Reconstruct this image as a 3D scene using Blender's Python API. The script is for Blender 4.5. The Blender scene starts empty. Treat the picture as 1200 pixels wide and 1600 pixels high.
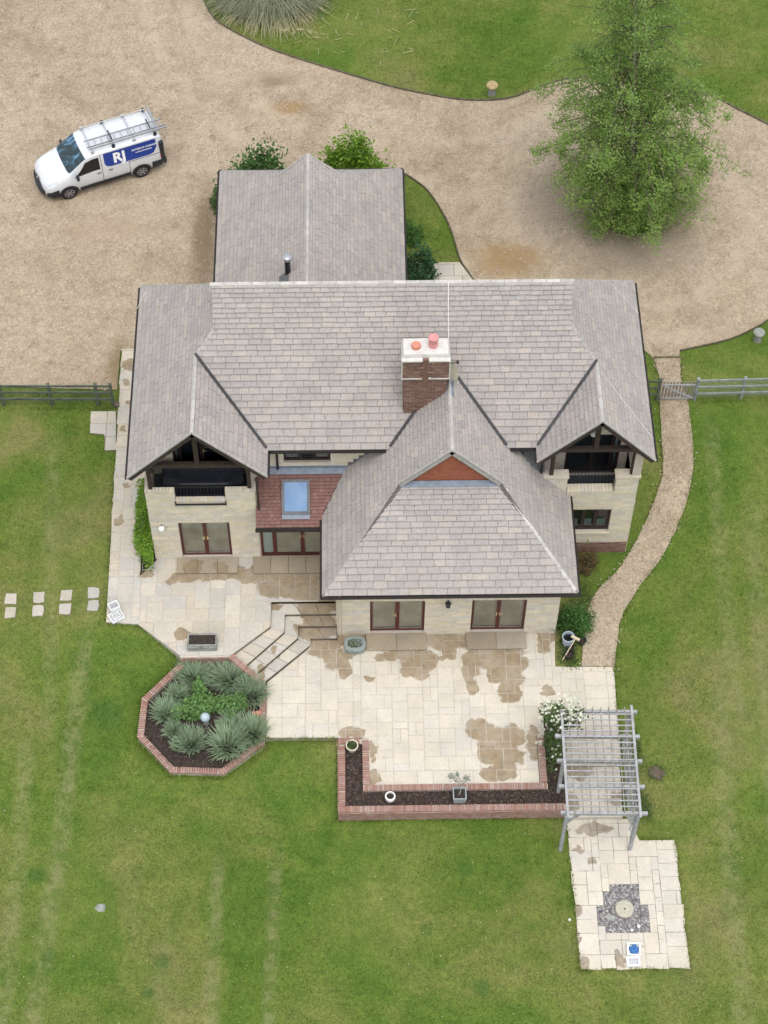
import bpy, bmesh, math, random
import numpy as np
from mathutils import Vector, Matrix

random.seed(7); np.random.seed(7)
sc = bpy.context.scene
COL = sc.collection
R_ = math.radians

# ------------------------------------------------------------------ camera, sky, sun, exposure
def make_camera():
    p, yaw, roll = 0.96983, -0.025128, 0.009455
    f = Vector((0, math.cos(p), -math.sin(p))); r = Vector((1, 0, 0)); u = r.cross(f)
    Z = Matrix.Rotation(yaw, 3, 'Z'); f, r, u = Z @ f, Z @ r, Z @ u
    c, s = math.cos(roll), math.sin(roll)
    r, u = r * c + u * s, u * c - r * s
    cam = bpy.data.cameras.new('camera'); o = bpy.data.objects.new('camera', cam); COL.objects.link(o)
    m = Matrix((r, u, -f)).transposed().to_4x4(); m.translation = Vector((0.690, -33.390, 56.0))
    o.matrix_world = m
    cam.sensor_fit = 'VERTICAL'; cam.sensor_height = 24.0; cam.lens = 24.0 * 3020.26 / 1600
    cam.clip_start = 1.0; cam.clip_end = 4000
    sc.camera = o
make_camera()

SUN_EL, SUN_AZ = R_(76), R_(165)      # azimuth clockwise from +y (north); light from the front right, veiled by cloud
w = bpy.data.worlds.new('World'); sc.world = w; w.use_nodes = True
nt = w.node_tree; nt.nodes.clear()
sky = nt.nodes.new('ShaderNodeTexSky'); sky.sky_type = 'NISHITA'; sky.sun_disc = False
sky.sun_elevation = SUN_EL; sky.sun_rotation = SUN_AZ; sky.air_density = 1.0; sky.dust_density = 3.0; sky.ozone_density = 1.0
hs = nt.nodes.new('ShaderNodeHueSaturation'); hs.inputs['Saturation'].default_value = 0.30
bg = nt.nodes.new('ShaderNodeBackground'); bg.inputs['Strength'].default_value = 0.15
ow = nt.nodes.new('ShaderNodeOutputWorld')
nt.links.new(sky.outputs[0], hs.inputs['Color']); nt.links.new(hs.outputs[0], bg.inputs['Color']); nt.links.new(bg.outputs[0], ow.inputs['Surface'])
sl = bpy.data.lights.new('sun', 'SUN'); sl.energy = 0.7; sl.angle = R_(70); sl.color = (1.0, 0.955, 0.89)
so = bpy.data.objects.new('sun', sl); COL.objects.link(so)
sd = Vector((math.sin(SUN_AZ) * math.cos(SUN_EL), math.cos(SUN_AZ) * math.cos(SUN_EL), math.sin(SUN_EL)))
so.rotation_euler = sd.to_track_quat('Z', 'Y').to_euler(); so.location = sd * 80
sc.view_settings.view_transform = 'Standard'; sc.view_settings.look = 'None'
sc.view_settings.gamma = 1.0; sc.view_settings.use_curve_mapping = False
sc.view_settings.exposure = 0.66
sc.cycles.max_bounces = 6; sc.cycles.transparent_max_bounces = 8

# ------------------------------------------------------------------ terrain height
def ss(a, b, x):
    t = np.clip((np.asarray(x, float) - a) / (b - a), 0, 1); return t * t * (3 - 2 * t)
def g(x, y):
    fr = -.5 * (1 - ss(-7, -3.8, y)); s = ss(-2.5, 1, x)
    return fr + .57 * ss(-3.0, .6, y) * (1 - s) + .57 * ss(2.5, 9, y) * s
def gz(x, y): return float(g(x, y))
def inpoly(px, py, poly):
    px = np.asarray(px, float); py = np.asarray(py, float); r = np.zeros(px.shape, bool); n = len(poly)
    for i in range(n):
        x1, y1 = poly[i][:2]; x2, y2 = poly[(i + 1) % n][:2]
        if y1 == y2: continue
        c = ((y1 > py) != (y2 > py)) & (px < (x2 - x1) * (py - y1) / (y2 - y1) + x1); r ^= c
    return r

# ------------------------------------------------------------------ materials
class NT:
    def __init__(s, name):
        s.m = bpy.data.materials.new(name); s.m.use_nodes = True; s.t = s.m.node_tree; s.t.nodes.clear()
        s.out = s.n('ShaderNodeOutputMaterial'); s.b = s.n('ShaderNodeBsdfPrincipled'); s.l(s.b.outputs[0], s.out.inputs['Surface'])
        s._pos = None
    def n(s, t, **k):
        x = s.t.nodes.new(t)
        for a, v in k.items(): setattr(x, a, v)
        return x
    def l(s, a, b): s.t.links.new(a, b)
    def pos(s):
        if s._pos is None: s._pos = s.n('ShaderNodeNewGeometry').outputs['Position']
        return s._pos
    def noise(s, scale, detail=3, rough=.55, vec=None, dist=0.0):
        x = s.n('ShaderNodeTexNoise'); x.inputs['Scale'].default_value = scale; x.inputs['Detail'].default_value = detail
        x.inputs['Roughness'].default_value = rough; x.inputs['Distortion'].default_value = dist
        s.l(vec if vec is not None else s.pos(), x.inputs['Vector']); return x.outputs['Fac']
    def math(s, op, a, b=None, clamp=False):
        x = s.n('ShaderNodeMath', operation=op, use_clamp=clamp)
        for i, v in enumerate((a, b)):
            if v is None: continue
            if isinstance(v, (int, float)): x.inputs[i].default_value = v
            else: s.l(v, x.inputs[i])
        return x.outputs[0]
    def ramp(s, fac, stops, interp='LINEAR'):
        x = s.n('ShaderNodeValToRGB'); e = x.color_ramp; e.interpolation = interp
        while len(e.elements) < len(stops): e.elements.new(.5)
        for el, (p, c) in zip(e.elements, stops):
            el.position = p; el.color = (*c, 1) if len(c) == 3 else c
        s.l(fac, x.inputs[0]); return x.outputs[0]
    def mix(s, fac, a, b, mode='MIX'):
        x = s.n('ShaderNodeMix', data_type='RGBA', blend_type=mode)
        for i, v in ((0, fac), (6, a), (7, b)):
            if isinstance(v, (int, float)): x.inputs[i].default_value = v
            elif isinstance(v, tuple): x.inputs[i].default_value = (*v, 1)
            else: s.l(v, x.inputs[i])
        return x.outputs[2]
    def sstep(s, v, a, b):
        x = s.n('ShaderNodeMapRange', interpolation_type='SMOOTHSTEP'); x.inputs[1].default_value = a; x.inputs[2].default_value = b
        s.l(v, x.inputs[0]); return x.outputs[0]
    def tint(s):
        a = s.n('ShaderNodeAttribute', attribute_name='tint'); o = s.n('ShaderNodeObjectInfo')
        return s.math('FRACT', s.math('ADD', a.outputs['Fac'], o.outputs['Random']))
    def bump(s, h, strength=.3, dist=.02):
        x = s.n('ShaderNodeBump'); x.inputs['Strength'].default_value = strength; x.inputs['Distance'].default_value = dist
        s.l(h, x.inputs['Height']); s.l(x.outputs[0], s.b.inputs['Normal'])
    def fin(s, col, rough=.7, spec=.3, metal=0.):
        if isinstance(col, tuple): s.b.inputs['Base Color'].default_value = (*col, 1)
        else: s.l(col, s.b.inputs['Base Color'])
        if isinstance(rough, (int, float)): s.b.inputs['Roughness'].default_value = rough
        else: s.l(rough, s.b.inputs['Roughness'])
        s.b.inputs['Specular IOR Level'].default_value = spec; s.b.inputs['Metallic'].default_value = metal
        return s.m
def sc3(c, k): return tuple(min(1, x * k) for x in c)
M = {}
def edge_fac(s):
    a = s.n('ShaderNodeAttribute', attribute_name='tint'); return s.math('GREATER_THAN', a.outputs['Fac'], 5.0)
def simple(name, col, rough=.6, var=.18, scale=6, bump=0, bscale=40, spec=.3, metal=0, tv=0.):
    s = NT(name); f = s.noise(scale, 4, .6); c = s.ramp(f, [(.3, sc3(col, 1 - var)), (.7, sc3(col, 1 + var))])
    if tv:
        t = s.tint(); c = s.mix(1.0, c, s.ramp(t, [(0, (1 - tv,) * 3), (1, (1 + tv,) * 3)]), 'MULTIPLY')
    if bump: s.bump(s.noise(bscale, 3), bump)
    M[name] = s.fin(c, rough, spec, metal); return M[name]
def tinted(name, cols, rough=.8, nscale=5, nvar=.14, bump=.25, bscale=30, spec=.2, nscale2=None, edge=0.):
    s = NT(name); t = s.tint(); k = len(cols)
    c = s.ramp(t, [(i / max(1, k - 1), col) for i, col in enumerate(cols)])
    c = s.mix(1.0, c, s.ramp(s.noise(nscale, 4, .65), [(.25, (1 - nvar,) * 3), (.75, (1 + nvar,) * 3)]), 'MULTIPLY')
    if nscale2: c = s.mix(1.0, c, s.ramp(s.noise(nscale2, 3, .6), [(.3, (1 - nvar,) * 3), (.7, (1 + nvar,) * 3)]), 'MULTIPLY')
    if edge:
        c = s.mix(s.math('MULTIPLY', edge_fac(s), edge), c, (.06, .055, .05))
        c = s.mix(s.math('MULTIPLY', s.sstep(s.noise(3.2, 5, .75), .58, .74), .28), c, (.20, .19, .165)); c = s.mix(s.math('MULTIPLY', s.sstep(s.noise(6.5, 4, .7), .63, .72), .25), c, (.50, .48, .43))
    if bump: s.bump(s.noise(bscale, 4, .6), bump)
    M[name] = s.fin(c, rough, spec); return M[name]

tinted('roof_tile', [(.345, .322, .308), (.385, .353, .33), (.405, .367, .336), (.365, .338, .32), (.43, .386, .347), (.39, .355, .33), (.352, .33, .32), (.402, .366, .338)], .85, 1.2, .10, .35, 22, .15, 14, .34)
tinted('red_tile', [(.20, .105, .09), (.235, .125, .105), (.21, .112, .098), (.26, .15, .125)], .85, 2, .15, .2, 30, .15, None, .5)
tinted('stone_block', [(.62, .555, .435), (.70, .625, .485), (.58, .54, .47), (.74, .655, .495), (.63, .60, .54), (.68, .585, .425)], .9, 3, .10, .35, 35, .15)
tinted('brick', [(.30, .165, .125), (.36, .21, .165), (.34, .225, .19), (.40, .27, .225), (.32, .19, .155), (.43, .33, .29)], .9, 8, .18, .3, 60, .15)
tinted('dark_brick', [(.20, .115, .09), (.25, .15, .115), (.165, .10, .085), (.30, .20, .155), (.22, .13, .11)], .9, 5, .25, .3, 60, .15)
tinted('gablet_brick', [(.34, .115, .07), (.39, .14, .085), (.36, .125, .075)], .9, 5, .12, .2, 60, .15)
simple('mortar', (.52, .47, .40), .95, .1, 12)
simple('deck', (.15, .14, .13), .95, .15, 10)
simple('white_mortar', (.60, .58, .54), .9, .12, 6, .2)
simple('lead', (.20, .235, .29), .55, .2, 5, .1, 20, .4)
simple('dark_lead', (.13, .133, .14), .6, .2, 5, .1, 20, .4)
simple('gutter', (.022, .019, .018), .45, .2, 8)
simple('timber_dark', (.048, .036, .028), .75, .3, 9, .2, 50)
simple('mahogany', (.085, .018, .014), .38, .25, 7, .1, 60, .45)
simple('dark_frame', (.035, .022, .02), .5, .25, 7, .1, 60, .35)
simple('render', (.60, .53, .41), .9, .08, 5, .15, 60)
simple('balcony_floor', (.075, .09, .115), .35, .3, 3, 0, 20, .4)
simple('black_metal', (.02, .02, .022), .4, .15, 8, 0, 20, .4)
simple('black_gloss', (.012, .013, .016), .12, .2, 4, 0, 20, .5)
simple('brass', (.62, .52, .30), .35, .1, 9, metal=.7)
simple('white_paint', (.80, .80, .78), .5, .05, 4)
simple('blind', (.62, .585, .48), .9, .22, 1.6)
simple('room_dark', (.06, .065, .075), .8, .3, 2)
simple('curtain', (.58, .68, .64), .8, .1, 3)
simple('terracotta', (.60, .24, .17), .8, .12, 9, .1)
simple('pink_pot', (.62, .28, .27), .75, .12, 9, .1)
simple('grey_wood', (.36, .365, .37), .85, .22, 4, .25, 50)
simple('grey_wood_warm', (.26, .235, .205), .85, .25, 4, .25, 50)
simple('fence_grey', (.27, .30, .29), .85, .25, 4, .25, 50)
simple('green_wood', (.105, .125, .095), .85, .3, 4, .25, 50)
simple('stone_grey', (.30, .31, .28), .9, .28, 7, .4, 30)
simple('stone_blue', (.27, .31, .29), .9, .25, 7, .4, 30)
simple('staddle_cap', (.44, .33, .18), .9, .3, 9, .4, 30)
simple('edging', (.12, .105, .07), .9, .35, 5, .2)
simple('bark_brown', (.13, .10, .075), .9, .3, 8, .4)
simple('birch_bark', (.36, .36, .30), .85, .3, 6, .3)
simple('soil', (.045, .034, .028), .95, .45, 9, .6, 25)
simple('cream_pot', (.62, .56, .42), .7, .1, 8)
simple('white_pot', (.78, .77, .72), .5, .06, 8)
simple('grey_planter', (.33, .36, .37), .6, .12, 8)
simple('plastic_white', (.80, .81, .80), .4, .04, 5, spec=.45)
simple('plastic_grey', (.50, .51, .53), .5, .1, 5)
simple('blue_cloth', (.06, .18, .42), .8, .55, 30, .4, 40)
simple('zinc', (.42, .50, .55), .4, .15, 8, spec=.5)
simple('broom_wood', (.66, .55, .38), .7, .1, 8)
simple('disc_stone', (.45, .43, .34), .85, .12, 12, .15)
simple('rubber', (.018, .018, .02), .8, .2, 12)
simple('alloy', (.34, .34, .36), .35, .15, 14, metal=.6)
simple('alu', (.50, .52, .55), .38, .1, 8, metal=.75)
simple('van_plastic', (.022, .026, .036), .55, .2, 8, spec=.4)
simple('van_blue', (.014, .045, .27), .3, .06, 2, spec=.5)
simple('lettering', (.85, .87, .86), .5, .02, 2)
simple('headlight', (.62, .66, .70), .15, .25, 22, spec=.6)
simple('tail_light', (.35, .02, .02), .2, .1, 9, spec=.5)
simple('dish', (.30, .285, .22), .7, .15, 8)
simple('dry_straw', (.44, .40, .23), .9, .2, 6, tv=.25)
simple('ridge', (.60, .575, .55), .9, .16, 7, .3, 25, tv=.12)
simple('verge', (.42, .40, .38), .9, .2, 9, .3, 25)
tinted('bark_chip', [(.05, .034, .028), (.10, .065, .05), (.035, .026, .024), (.17, .125, .10), (.07, .05, .05)], .95, 9, .2, 0)
tinted('pebble', [(.13, .125, .13), (.30, .29, .29), (.08, .08, .085), (.50, .48, .46), (.22, .20, .20), (.17, .15, .15)], .7, 20, .15, 0)

def leafmat(name, cols, trans=.25, rough=.55):
    s = NT(name); t = s.tint(); k = len(cols)
    c = s.ramp(t, [(i / max(1, k - 1), col) for i, col in enumerate(cols)])
    c = s.mix(1.0, c, s.ramp(s.noise(1.4, 3), [(.3, (.78,) * 3), (.7, (1.2,) * 3)]), 'MULTIPLY')
    s.fin(c, rough, .25)
    tr = s.n('ShaderNodeBsdfTranslucent'); s.l(c, tr.inputs['Color']); mx = s.n('ShaderNodeMixShader'); mx.inputs[0].default_value = trans
    s.l(s.b.outputs[0], mx.inputs[1]); s.l(tr.outputs[0], mx.inputs[2]); s.l(mx.outputs[0], s.out.inputs['Surface'])
    M[name] = s.m
leafmat('leaf_birch', [(.215, .35, .075), (.29, .43, .115), (.24, .38, .09), (.36, .48, .17), (.18, .30, .06)], .5)
leafmat('leaf_lime', [(.13, .25, .022), (.19, .33, .035), (.155, .28, .03), (.24, .38, .05)], .3)
leafmat('leaf_green', [(.05, .13, .03), (.085, .19, .045), (.06, .15, .035), (.11, .22, .06)], .3)
leafmat('leaf_dark', [(.03, .085, .035), (.05, .12, .045), (.065, .145, .06), (.04, .10, .04)], .25)
leafmat('leaf_mid', [(.075, .12, .035), (.10, .16, .05), (.12, .18, .06), (.06, .10, .03)], .3)
leafmat('leaf_lavender', [(.24, .34, .19), (.38, .49, .31), (.50, .60, .44), (.30, .41, .25)], .5)
leafmat('leaf_fresh', [(.14, .27, .075), (.19, .34, .11), (.16, .30, .09), (.12, .23, .065)], .3)
leafmat('leaf_brown', [(.14, .10, .04), (.19, .135, .06), (.11, .075, .035), (.16, .14, .06)], .2)
leafmat('leaf_olive', [(.20, .24, .19), (.27, .31, .25), (.15, .19, .14)], .2)
leafmat('leaf_pampas', [(.21, .25, .15), (.29, .32, .21), (.36, .36, .25), (.25, .28, .17)], .35)
leafmat('clover', [(.42, .42, .22), (.50, .48, .24), (.38, .40, .20), (.55, .53, .36)], .2)
leafmat('petal', [(.72, .72, .60), (.80, .80, .70), (.66, .70, .48), (.82, .82, .78)], .3)

def glass(name, tintc, back=.72, rough=.03):
    s = NT(name); fr = s.n('ShaderNodeFresnel'); fr.inputs['IOR'].default_value = 1.5
    tr = s.n('ShaderNodeBsdfTransparent'); tr.inputs[0].default_value = (*tintc, 1)
    gl = s.n('ShaderNodeBsdfGlossy'); gl.inputs['Roughness'].default_value = rough
    f = s.math('ADD', s.math('MULTIPLY', fr.outputs[0], 1.1), .05, True)
    mx = s.n('ShaderNodeMixShader'); s.l(f, mx.inputs[0]); s.l(tr.outputs[0], mx.inputs[1]); s.l(gl.outputs[0], mx.inputs[2])
    s.l(mx.outputs[0], s.out.inputs['Surface']); M[name] = s.m
glass('glass', (.94, .94, .92)); glass('glass_dark', (.62, .68, .72))
s = NT('painted_sky_glass'); f = s.noise(1.2, 2)
M['painted_sky_glass'] = s.fin(s.ramp(f, [(.35, (.10, .20, .36)), (.65, (.17, .29, .46))]), .16, .25)  # blue of the reflected sky painted into the pane colour
s = NT('windscreen'); M['windscreen'] = s.fin(s.ramp(s.noise(1.6, 4, .6, dist=1.5), [(.42, (.012, .03, .03)), (.55, (.03, .07, .10)), (.63, (.14, .30, .48))]), .05, .7)  # pale blue streaks are sky reflections painted into the colour
s = NT('van_paint'); sxv = s.n('ShaderNodeSeparateXYZ'); s.l(s.pos(), sxv.inputs[0]); dirt = s.math('MULTIPLY', s.math('SUBTRACT', 1.0, s.sstep(sxv.outputs[2], .75, 1.35)), s.ramp(s.noise(4, 4, .7), [(.3, (.1,) * 3), (.75, (.6,) * 3)])); s.b.inputs['Coat Weight'].default_value = .6; s.b.inputs['Coat Roughness'].default_value = .06
M['van_paint'] = s.fin(s.mix(dirt, s.ramp(s.noise(3, 2), [(.3, (.64, .665, .69)), (.7, (.70, .72, .74))]), (.42, .37, .30)), .35, .5)

# --- paving with the unwashed brown patches left between the cleaned ones
STAINS = {
 0: [(2.62,-1.23,.47,.5),(2.33,-.78,.68,.2),(3.01,-1.04,.3,.35),(4.4,-1.37,.3,.54),(4.46,-2.1,.17,.3),(4.98,-1.01,.47,.35),(5.72,-1.15,.6,.4),(5.79,-1.76,.38,.44),(5.68,-2.29,.38,.34),(4.54,-3.61,.42,.34),(5.15,-4.01,.58,.44),(5.67,-3.9,.42,.39),(5.01,-4.59,.54,.39),(5.63,-4.6,.37,.34),(5.4,-5.17,.41,.29),(4.88,-5.28,.29,.22),(6.35,-4.15,.22,.6),(3.77,-.75,.24,.25),(3.48,-.97,.19,.15),(.47,-3.74,.42,.17),(1.14,-4.42,.10,.43),(1.15,-5.34,.25,.21),(6.97,-2.21,.21,.22),(-.47,-.49,.47,.5),(-.15,-.82,.3,.55),(.23,-1.19,.21,.55),(.38,-.7,.21,.25),(7.0,-3.34,.25,.24),(1.01,-1.69,.17,.12),(3.7,-.25,.75,.4),(7.0,-.2,.3,.35),(.5,-.2,.7,.3),(6.9,-.5,.2,.3),(2.0,-.85,.8,.18),(5.3,-.8,1.0,.2),(5.3,-1.5,.35,.5),(4.95,-3.95,.5,.45)],
 1: [(-5.14,1.97,.57,.2),(-5.61,1.85,.26,.15),(-3.95,2.09,.44,.25),(-4.24,2.35,.26,.25),(-2.9,1.94,.48,.23),(-2.42,2.06,.3,.25),(-1.77,2.31,1.31,.25),(-1.88,1.85,.48,.3),(-1.01,1.92,.7,.51),(-2.3,1.42,.22,.3),(-.57,1.4,.56,.25),(-5.15,-.27,.26,.17),(-2.08,.83,.17,.15),(-1.05,.82,.3,.3),(-.57,.64,.22,.2),(-.25,.81,.26,.25),(-.89,.31,.3,.22),(-.18,.3,.17,.22),(-.68,-.05,.68,.2),(-1.21,.14,.21,.15),(-4.95,2.62,.44,.15),(-2.22,2.66,.44,.15),(-7.48,9.49,.14,.16),(-7.62,10.43,.16,.16),(-7.57,8.33,.11,.13),(-7.52,4.37,.16,.23),(-6.7,5.58,.25,.52),(-7.32,5.86,.13,.13),(-6.45,2.12,.22,.2),(-7.85,6.56,.14,.13),(-2.55,-1.50,.11,.2),(-2.1,-.71,.11,.17),(-7.3,11.2,.5,.3),(-1.4,1.55,1.2,.5),(-.7,1.15,.8,.35),(-.55,.75,.5,.3),(-.6,.35,.5,.28),(-.6,-.02,.5,.25),(-3.2,2.15,.6,.25),(-4.6,2.0,.8,.18)],
 2: [(8.13,-7.0,.53,.21),(7.78,-5.1,.45,.3),(7.41,-9.78,.2,.18),(7.32,-10.43,.12,.09),(7.31,-10.66,.16,.11),(7.4,-11.47,.2,.18),(8.59,-11.38,.18,.27),(8.6,-3.9,.3,.25),(7.5,-6.2,.2,.4),(9.0,-6.1,.3,.2),(7.6,-7.7,.18,.1),(8.0,-8.1,.1,.12)]}
def paving(name, blobs, cols, brown=(.365, .295, .20), white=0.):
    s = NT(name); t = s.tint(); k = len(cols)
    c = s.ramp(t, [(i / (k - 1), q) for i, q in enumerate(cols)])
    c = s.mix(1.0, c, s.ramp(s.noise(1.1, 5, .65), [(.3, (.86, .87, .89)), (.7, (1.08, 1.07, 1.05))]), 'MULTIPLY'); c = s.mix(s.math('MULTIPLY', s.sstep(s.noise(3.3, 5, .75), .56, .72), .30), c, (.36, .335, .29))
    c = s.mix(1.0, c, s.ramp(s.noise(14, 4, .7), [(.25, (.86, .86, .85)), (.7, (1.06, 1.06, 1.06))]), 'MULTIPLY')
    if blobs:
        nz = s.n('ShaderNodeTexNoise'); nz.inputs['Scale'].default_value = 2.6; nz.inputs['Detail'].default_value = 5; s.l(s.pos(), nz.inputs['Vector'])
        vm = s.n('ShaderNodeVectorMath', operation='MULTIPLY_ADD'); s.l(nz.outputs['Color'], vm.inputs[0]); vm.inputs[1].default_value = (.62, .62, 0); 
        sub = s.n('ShaderNodeVectorMath', operation='SUBTRACT'); s.l(s.pos(), sub.inputs[0]); sub.inputs[1].default_value = (.31, .31, 0)
        s.l(sub.outputs[0], vm.inputs[2]); P = vm.outputs[0]; d = None
        for (x, y, rx, ry) in blobs:
            a = s.n('ShaderNodeVectorMath', operation='MULTIPLY_ADD'); s.l(P, a.inputs[0])
            rx *= 1.1; ry *= 1.1
            a.inputs[1].default_value = (1 / rx, 1 / ry, 0); a.inputs[2].default_value = (-x / rx, -y / ry, 0)
            ln = s.n('ShaderNodeVectorMath', operation='LENGTH'); s.l(a.outputs[0], ln.inputs[0])
            d = ln.outputs['Value'] if d is None else s.math('MINIMUM', d, ln.outputs['Value'])
        m = s.math('MULTIPLY', s.math('SUBTRACT', 1.0, s.sstep(d, .86, 1.04)), s.ramp(s.noise(1.5, 4, .65), [(.32, (.70,) * 3), (.6, (1,) * 3)]))
        bc = s.mix(1.0, brown, s.ramp(s.noise(5, 4, .6), [(.25, (.72, .74, .78)), (.75, (1.18, 1.12, 1.05))]), 'MULTIPLY')
        bc = s.mix(.35, bc, s.mix(1.0, bc, c, 'MULTIPLY'))
        c = s.mix(m, c, bc)
    s.bump(s.noise(18, 4, .6), .22)
    M[name] = s.fin(c, .85, .2); return M[name]
PAV = [(.53, .475, .385), (.60, .55, .465), (.51, .49, .45), (.575, .51, .41), (.63, .585, .50), (.54, .515, .47), (.59, .53, .44)]
PAVM = [tuple(c[i] * .5 + (.575, .53, .445)[i] * .5 for i in range(3)) for c in PAV]
paving('paving_patio', STAINS[0], [sc3(c, 1.08) for c in PAVM])
paving('paving_terrace', STAINS[1], [sc3(c, .95) for c in PAV])
paving('paving_pit', STAINS[2], [sc3(c, 1.09) for c in PAVM], (.37, .32, .25))
paving('paving_plain', [], [sc3(c, .86) for c in PAV])
paving('paving_brown', [(-4.9,2.3,.35,.3),(-3.9,2.3,.25,.3)], [(.35, .295, .215), (.39, .33, .245), (.33, .275, .20), (.43, .385, .31)])
simple('joint', (.52, .48, .41), .95, .15, 6)
simple('joint_dark', (.17, .145, .11), .95, .2, 6)

# --- lawn
def lawn_material(name, lift=1.0):
    s = NT(name)
    big = s.noise(.22, 4, .6, dist=.6); mid = s.noise(1.3, 4, .6); fine = s.noise(22, 3, .7)
    c = s.ramp(big, [(.28, (.084, .160, .020)), (.44, (.122, .190, .030)), (.56, (.172, .212, .048)), (.70, (.222, .222, .080))])
    c = s.mix(1.0, c, s.ramp(mid, [(.28, (.78, .86, .82)), (.72, (1.20, 1.12, 1.20))]), 'MULTIPLY')
    c = s.mix(1.0, c, s.ramp(fine, [(.25, (.62, .64, .62)), (.75, (1.32, 1.30, 1.32))]), 'MULTIPLY')
    c = s.mix(1.0, c, s.ramp(s.noise(5.5, 4, .7), [(.28, (.78, .84, .78)), (.72, (1.20, 1.15, 1.18))]), 'MULTIPLY')
    sx = s.n('ShaderNodeSeparateXYZ'); s.l(s.pos(), sx.inputs[0]); X, Y = sx.outputs[0], sx.outputs[1]
    nz = s.sstep(s.noise(2.6, 5, .7), .40, .66); tot = None
    # worn wheel and mower tracks in the grass: x at y=0, dx/dy, half width, strength, y range
    for (x0, k, hw, st, ya, yb) in [(-3.62, .02, .28, .8, -20, -7.0), (-1.85, .02, .26, .75, -20, -6.9), (-10.1, .0, .35, .7, -20, -3.0), (-8.4, .06, .38, .75, -20, 1.0), (-9.6, -.06, .3, .5, -4, 9), (12.7, .04, .4, .65, -20, -1), (14.3, .05, .4, .5, -20, 6), (13.2, .03, .35, .6, -4, 9), (-5.2, .01, .25, .35, -20, -9)]:
        d = s.math('ABSOLUTE', s.math('SUBTRACT', s.math('SUBTRACT', X, s.math('MULTIPLY', Y, k)), x0))
        m = s.math('SUBTRACT', 1.0, s.sstep(d, hw * .2, hw * 1.3))
        m = s.math('MULTIPLY', m, s.math('MULTIPLY', s.sstep(Y, ya - .5, ya + 1.5), s.math('SUBTRACT', 1.0, s.sstep(Y, yb - 2.0, yb + .5))))
        m = s.math('MULTIPLY', m, st); tot = m if tot is None else s.math('MAXIMUM', tot, m)
    tot = s.math('MULTIPLY', s.math('MULTIPLY', tot, s.math('ADD', s.math('MULTIPLY', nz, .85), .2)), .78)
    c = s.mix(tot, c, (.285, .285, .135))
    dk = None
    for (x, y, r) in [(-5.4, -11.2, .26), (-5.8, -12.2, .22), (4.0, -8.3, .3), (-8.9, -11, .25), (2.7, -10.3, .22), (-9.5, -8.3, .3), (-7.6, -2.9, .6), (4.3, -12.2, .3), (14.9, 27, .4)]:
        a = s.n('ShaderNodeVectorMath', operation='DISTANCE'); s.l(s.pos(), a.inputs[0]); a.inputs[1].default_value = (x, y, gz(x, y))
        m = s.math('SUBTRACT', 1.0, s.sstep(a.outputs['Value'], r * .4, r * 1.4)); dk = m if dk is None else s.math('MAXIMUM', dk, m)
    c = s.mix(s.math('MULTIPLY', dk, .5), c, (.05, .13, .025))
    t = s.tint(); c = s.mix(1.0, c, s.ramp(t, [(0, (.80 * lift,) * 3), (.6, (1.02 * lift, 1.02 * lift, 1.0 * lift)), (.93, (1.25 * lift, 1.2 * lift, 1.15 * lift)), (1, (1.9 * lift, 1.7 * lift, 1.9 * lift))]), 'MULTIPLY')
    s.bump(s.noise(30, 4, .7), .5, .03)
    M[name] = s.fin(c, .8, .15)
lawn_material('lawn', .92); lawn_material('grass_blade', 1.12)

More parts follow.
